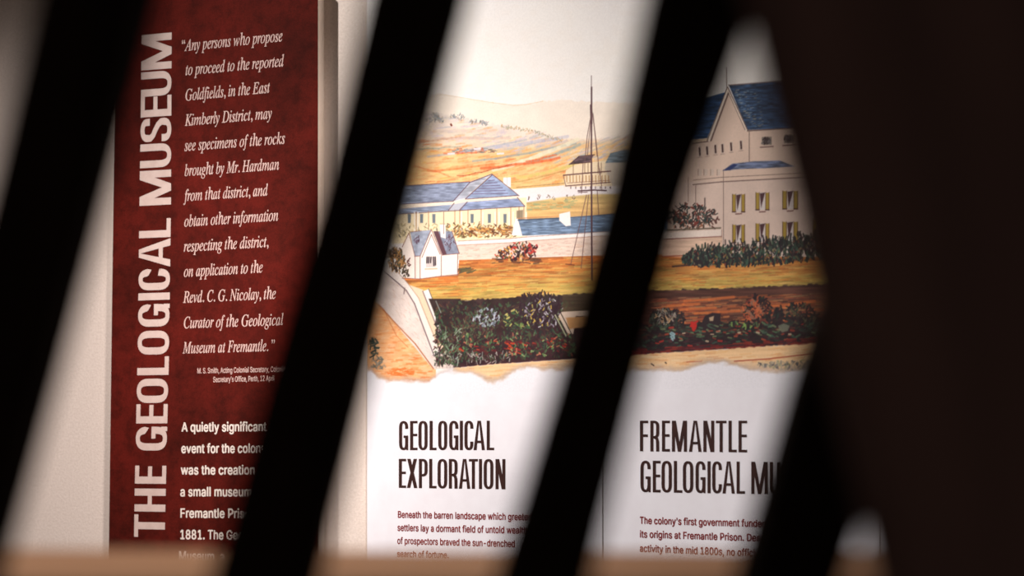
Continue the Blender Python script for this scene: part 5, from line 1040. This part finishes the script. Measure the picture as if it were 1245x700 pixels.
# condensed capitals drawn as strokes: list of point rings and quads in letter pixels (x right, y up)
def ribbon(path, s, b, closed=False):
    n = len(path); L, R = [], []
    for i in range(n):
        a = path[i - 1] if (i > 0 or closed) else path[0]; c = path[(i + 1) % n] if (i < n - 1 or closed) else path[-1]
        dx, dy = c[0] - a[0], c[1] - a[1]; l = math.hypot(dx, dy) or 1
        ox, oy = -dy / l * s / 2, dx / l * b / 2
        L.append((path[i][0] + ox, path[i][1] + oy)); R.append((path[i][0] - ox, path[i][1] - oy))
    q = []
    for i in range(n if closed else n - 1):
        j = (i + 1) % n; q.append([L[i], L[j], R[j], R[i]])
    return q
def arc(cx, cy, rx, ry, a0, a1, n=7, e=1.0):
    o = []
    for i in range(n + 1):
        a = math.radians(a0 + (a1 - a0) * i / n); c, s_ = math.cos(a), math.sin(a)
        o.append((cx + rx * math.copysign(abs(c) ** e, c), cy + ry * math.copysign(abs(s_) ** e, s_)))
    return o
def capital(ch, W, H, s, b):
    R = lambda x0, y0, x1, y1: [[(x0, y0), (x1, y0), (x1, y1), (x0, y1)]]
    l, r, t, d = s / 2, W - s / 2, H - b / 2, b / 2
    ry = min(W * .62, H * .3); rx = (W - s) / 2; m = W / 2; e = .8
    TL = arc(m, t - ry, rx, ry, 180, 90, 7, e); TR = arc(m, t - ry, rx, ry, 90, 0, 7, e)
    BR = arc(m, d + ry, rx, ry, 0, -90, 7, e); BL = arc(m, d + ry, rx, ry, -90, -180, 7, e)
    if ch == 'I': return R(m - s / 2, 0, m + s / 2, H)
    if ch == 'E': return R(0, 0, s, H) + R(s, H - b, W, H) + R(s, 0, W, b) + R(s, H * .52 - b * .5, W * .96, H * .52 + b * .5)
    if ch == 'F': return R(0, 0, s, H) + R(s, H - b, W, H) + R(s, H * .51 - b * .5, W * .96, H * .51 + b * .5)
    if ch == 'L': return R(0, 0, s, H) + R(s, 0, W, b)
    if ch == 'T': return R(0, H - b, W, H) + R(m - s / 2, 0, m + s / 2, H - b)
    if ch == 'H': return R(0, 0, s, H) + R(W - s, 0, W, H) + R(s, H * .51 - b / 2, W - s, H * .51 + b / 2)
    if ch == 'O': return ribbon(TL + TR[1:] + BR + BL[1:], s, b, True)
    if ch == 'C': return ribbon([(r, H * .73)] + (TR + [])[::-1] + TL[::-1][1:] + BL[::-1] + BR[::-1][1:] + [(r, H * .29)], s, b)
    if ch == 'G': return ribbon([(r, H * .73)] + TR[::-1] + TL[::-1][1:] + BL[::-1] + BR[::-1][1:] + [(r, H * .50)], s, b) + R(W * .5, H * .50 - b, W - s * .9, H * .50) + R(W - s * .62, 0, W, H * .2)
    if ch == 'U': return ribbon([(l, H)] + BL[::-1] + BR[::-1][1:] + [(r, H)], s, b)
    if ch == 'S':
        top = [(r, H * .70)] + arc(m, H * .76, rx, t - H * .76, 0, 90, 6, e) + arc(m, H * .76, rx, t - H * .76, 90, 180, 6, e)[1:]
        mid = [(l, H * .68), (l + rx * .35, H * .59), (m, H * .52), (r - rx * .35, H * .43), (r, H * .33)]
        bot = arc(m, H * .25, rx, H * .25 - d, 0, -90, 6, e) + arc(m, H * .25, rx, H * .25 - d, -90, -180, 6, e)[1:] + [(l, H * .31)]
        return ribbon(top + mid + bot, s, b)
    if ch == 'A':
        k = s * .56; f = lambda y: y / H * (m - k)
        return [[(0, 0), (s, 0), (m + k * .1, H), (m - k, H)], [(W - s, 0), (W, 0), (m + k, H), (m - k * .1, H)]] + R(f(H * .25) + s * .7, H * .24, W - f(H * .25) - s * .7, H * .24 + b)
    if ch == 'M':
        k = s * .5
        return R(0, 0, s, H) + R(W - s, 0, W, H) + [[(s * .15, H), (s * 1.25, H), (m + k, 0), (m - k, 0)], [(W - s * 1.25, H), (W - s * .15, H), (m + k, 0), (m - k, 0)]]
    if ch == 'N': return R(0, 0, s, H) + R(W - s, 0, W, H) + [[(s * .1, H), (s * 1.2, H), (W - s * .1, 0), (W - s * 1.2, 0)]]
    if ch == 'X': return [[(0, 0), (s * 1.1, 0), (W * .96, H), (W * .96 - s * 1.1, H)], [(W - s * 1.1, 0), (W, 0), (W * .04 + s * 1.1, H), (W * .04, H)]]
    if ch in 'PR':
        y0 = H * (.44 if ch == 'P' else .46); q = (t - y0) / 2; rq = min(q, W * .5)
        bowl = [(s * .9, t), (W - s / 2 - rq * .8, t)] + arc(W - s / 2 - rq * .8, t - rq, rq * .8, rq, 90, 0, 6, e) + arc(W - s / 2 - rq * .8, y0 + rq, rq * .8, rq, 0, -90, 6, e) + [(s * .9, y0)]
        q_ = R(0, 0, s, H) + ribbon(bowl, s, b)
        if ch == 'R': q_ += ribbon([(W * .5, y0), (r - s * .25, y0 - H * .05), (r - s * .05, y0 - H * .14), (r, 0)], s, b)
        return q_
    return []

def capitals(pl, parent, letters, place, s, b, mat):
    """letters: (char, start, end, height); place maps letter pixels onto the photograph; each letter is a part"""
    for ch, a, e, h in letters:
        V, Fc = [], []
        for k, quad in enumerate(capital(ch, abs(e - a), h, s, b)):
            n = len(V)
            V += [pl.hit(*place(a, x, y)) + pl.n * (LIFT + .00002 * (k % 8)) for x, y in quad]; Fc.append((n, n + 1, n + 2, n + 3))
        link_mesh('letter', V, Fc, mat, parent)

# sideways title on the red panel: reads upwards
T = [('T', 653, 625.5), ('H', 622, 594), ('E', 588, 566), ('G', 547.5, 518.5), ('E', 514.5, 491), ('O', 489.5, 460), ('L', 455.5, 433), ('O', 430.5, 401.5), ('G', 396.5, 369), ('I', 364.5, 355), ('C', 352, 326), ('A', 324, 289.5), ('L', 288, 265),
     ('M', 248.5, 206), ('U', 202.5, 173.5), ('S', 171, 142.5), ('E', 140.5, 115), ('U', 115.3, 85.4), ('M', 83, 39.5)]
bl = lambda y: float(np.interp(y, [39, 240, 300, 400, 440, 500, 560, 650], [209, 208.2, 207.4, 206.2, 205.5, 204, 202.6, 200.6]))
tp = lambda y: float(np.interp(y, [39, 170, 200, 280, 400, 455, 540, 600, 653], [172, 171, 170.4, 169.4, 168, 167, 165.2, 164, 163.2]))
tslope = lambda y: -0.083 * (540 - y) / 490          # horizontals climb to the right above eye level
def place_title(a, x, y):
    yy = a - x; B = bl(yy); X = B - y / 40.0 * (B - tp(yy))
    return X, yy + (X - B) * tslope(yy)
capitals(RP, red_panel, [(c, a, e, 40.0) for c, a, e in T], place_title, 8.7, 5.2, M_title)

Q = [('“Any persons who propose', 221, 62.5, 344, 50.0), ('to proceed to the reported', 226, 91.5, 345.5, 80.5), ('Goldfields, in the East', 225.5, 122.5, 328.5, 112.5), ('Kimberly District, may', 225.5, 153, 331, 144.0),
     ('see specimens of the rocks', 225, 183.5, 347, 174.5), ('brought by Mr. Hardman', 225, 214, 340, 206), ('from that district, and', 225, 244.5, 326, 237.5), ('obtain other information', 224.5, 275.5, 339, 268), ('respecting the district,', 224, 306, 327, 300),
     ('on application to the', 224, 336.5, 320, 331), ('Revd. C. G. Nicolay, the', 223.5, 368, 336, 363), ('Curator of the Geological', 223.5, 399, 345, 395), ('Museum at Fremantle. ”', 223, 429.5, 335, 426.5)]
for t, x0, y0, x1, y1 in Q:
    text_line(RP, red_panel, 'i', t, t, x0, y0, x1, y1, 13.7, M_quote, .00036)
text_line(RP, red_panel, 's', 'M. S. Smith, Acting Colonial Secretary, Colonial', 'M. S. Smith, Acting Colonial Secretary,', 240, 453.8, 328, 452, 6.4, M_quote, .0003)
text_line(RP, red_panel, 's', "Secretary's Office, Perth, 12 April", "Secretary's Office, Perth, 12", 259.3, 464.5, 322.5, 463, 6.4, M_quote, .0003)
Bt = [('A quietly significant', 'A quietly significan', 221, 524.5, 321, 524), ('event for the colony', 'event for the co', 220.5, 550.5, 302, 550.3), ('was the creation of', 'was the creati', 220, 576.5, 297, 576.6), ('a small museum at', 'a small museu', 219.3, 603, 297, 603.2),
      ('Fremantle Prison in', 'Fremantle Pr', 219, 629, 289, 629.5), ('1881. The Geological', '1881. The', 218.5, 655, 272.5, 655.6), ('Museum, a', 'Museum,', 217.5, 681, 264.5, 682)]
for t, ref, x0, y0, x1, y1 in Bt:
    text_line(RP, red_panel, 's', t, ref, x0, y0, x1, y1, 11.0, M_body, .00115, track=8)

# headings and body copy on the white panels
def row(x0, base0, top0, x1, base1, top1):
    def place(a, x, y):
        X = a + x; k = (X - x0) / (x1 - x0); bs = base0 + (base1 - base0) * k; tt = top0 + (top1 - top0) * k
        return X, bs - y / 35.0 * (bs - tt)
    return place
def heads(parent, letters, x0, sc, offx, place, s):
    capitals(IP, parent, [(c, offx + a / sc, offx + b / sc, 35.0) for c, a, b in letters], place, s, 2.9, M_heading)
p2 = p3 = wide[0]
heads(p2, [('G', 67, 138), ('E', 152, 210), ('O', 217, 288), ('L', 303, 357), ('O', 370, 440), ('G', 455, 526), ('I', 540, 558), ('C', 573, 642), ('A', 643, 731), ('L', 745, 803)], 485, 6.365, 475, row(485, 547, 511.6, 601, 547, 511.2), 3.8)
heads(p2, [('E', 65, 122), ('X', 127, 209), ('P', 220, 288), ('L', 300, 357), ('O', 365, 440), ('R', 452, 520), ('A', 530, 618), ('T', 607, 677), ('I', 688, 706), ('O', 722, 797), ('N', 813, 890)], 485, 6.365, 475, row(485, 592.8, 557.6, 615, 594.6, 557.9), 3.8)
heads(p3, [('F', 53, 117), ('R', 133, 203), ('E', 223, 285), ('M', 300, 417), ('A', 432, 530), ('N', 543, 628), ('T', 640, 722), ('L', 738, 802), ('E', 815, 882)], 778, 6.361, 770, row(778, 548.4, 511.2, 909, 549.8, 511.2), 3.9)
heads(p3, [('G', 57, 136), ('E', 152, 213), ('O', 220, 300), ('L', 315, 381), ('O', 385, 466), ('G', 483, 560), ('I', 577, 598), ('C', 612, 687), ('A', 691, 787), ('L', 800, 866), ('M', 913, 1040), ('U', 1055, 1135), ('S', 1150, 1222), ('E', 1240, 1304), ('U', 1322, 1402), ('M', 1420, 1548)],
      778, 6.361, 770, row(778, 598, 559.7, 935, 600.6, 561.3), 3.9)
for par, t, ref, x0, y0, x1, y1, cp in (
        (p2, 'Beneath the barren landscape which greeted', 'Beneath the barren landscape which', 483.7, 629, 615.5, 631.8, 7.9), (p2, 'settlers lay a dormant field of untold wealth', 'settlers lay a dormant field of untold', 483.4, 645, 614, 648, 7.9),
        (p2, 'of prospectors braved the sun-drenched', 'of prospectors braved the sun-drenche', 483.2, 660.8, 622, 664.8, 7.9), (p2, 'search of fortune.', 'search of fortune', 483, 677, 544, 678.6, 7.9),
        (p3, "The colony's first government funded", "The colony's first government fun", 778, 636.3, 915.5, 640.2, 8.3), (p3, 'its origins at Fremantle Prison. Despite', 'its origins at Fremantle Prison.', 778, 653, 905, 657.2, 8.3), (p3, 'activity in the mid 1800s, no official', 'activity in the mid 1800s, no', 778, 670.2, 894, 675, 8.3)):
    text_line(IP, par, 's', t, ref, x0, y0, x1, y1, cp, M_maroon, .00082, track=8)

# ------------------------------------------------------------------ foreground: ledge, slanted slats, leaning post
def at_depth(x, y, D): return Vector(((x - HX) / F * D, D, CZ + (HY - y) / F * D))

def ledge():
    LX, RX = -0.75, 0.75
    yl = lambda x: 0.925 - 0.070 * (x + .3)          # far edge runs slightly askew
    zt = CZ - 0.0487
    root = tag(empty('timber_ledge', (0, 0.75, 0)), 'pale brown timber ledge along the bottom, behind the dark slats', 'ledge')
    y0 = 0.70
    v = [(LX, y0, zt - .03), (RX, y0, zt - .03), (RX, yl(RX), zt - .03), (LX, yl(LX), zt - .03), (LX, y0, zt), (RX, y0, zt), (RX, yl(RX), zt), (LX, yl(LX), zt)]
    bevel(link_mesh('ledge_top', v, BOXF, M_ledge, root), .003)
    v = [(LX + .02, y0 + .03, 0), (RX - .02, y0 + .03, 0), (RX - .02, y0 + .10, 0), (LX + .02, y0 + .10, 0), (LX + .02, y0 + .03, zt - .03), (RX - .02, y0 + .03, zt - .03), (RX - .02, y0 + .10, zt - .03), (LX + .02, y0 + .10, zt - .03)]
    link_mesh('front_panel', v, BOXF, M_ledge, root)
ledge()

def slat(name, left, right, D, T, mat, parent=None):
    """board whose two edges are given at four rows; runs on from floor to above the view"""
    rows = [0, 235, 465, 700]
    def ext(v, y):
        if y <= 0: return v[0] + (v[1] - v[0]) / 235 * y
        if y >= 700: return v[3] + (v[3] - v[2]) / 235 * (y - 700)
        return float(np.interp(y, rows, v))
    yb = HY + CZ / D * F                 # the floor
    ys = [-900, -450, 0, 120, 235, 350, 465, 580, 700, 1500, 2600, yb]
    V, Fc = [], []
    for y in ys:
        a, b = at_depth(ext(left, y), y, D), at_depth(ext(right, y), y, D)
        c = (b - a).normalized() * .003
        ring = [a + c, b - c, b + Vector((0, .003, 0)), b + Vector((0, T - .003, 0)), b - c + Vector((0, T, 0)), a + c + Vector((0, T, 0)), a + Vector((0, T - .003, 0)), a + Vector((0, .003, 0))]
        V += ring
    for i in range(len(ys) - 1):
        for j in range(8):
            k = (j + 1) % 8; p = i * 8
            Fc.append((p + j, p + k, p + 8 + k, p + 8 + j))
    Fc.append(tuple(range(7, -1, -1))); n = (len(ys) - 1) * 8; Fc.append(tuple(range(n, n + 8)))
    a, b = (V[1 * 8] + V[1 * 8 + 1]) / 2, (V[-8] + V[-7]) / 2
    tilt = math.atan2(a.x - b.x, a.z - b.z)
    return link_mesh(name, V, Fc, mat, parent, Matrix.Translation(b) @ Matrix.Rotation(tilt, 4, 'Y'))
S = 0.60
screen = tag(empty('slatted_screen', (0, S, 0)), 'screen of near black slanted timber slats, out of focus in front of the panels', 'screen')
def grow(l, r, g): return [x - g for x in l], [x + g for x in r]
for l, r in (([45, -12, -70, -130], [165, 104, 42, -24]), ([445, 388, 321, 258], [559, 498, 440, 380]),
             ([791, 739, 677, 607], [919, 838, 777, 717]), ([1110, 1048, 974, 909], [1230, 1168, 1103, 1024])):
    l, r = grow(l, r, 5)
    slat('slat', l, r, S, .03, M_slat, screen)
l, r = [938, 994, 1042, 1098], [1640, 1695, 1740, 1790]
tag(slat('leaning_post', [x - 6 for x in l], r, 0.50, .04, M_post), 'broad very dark brown post filling the right side of the view', 'post')
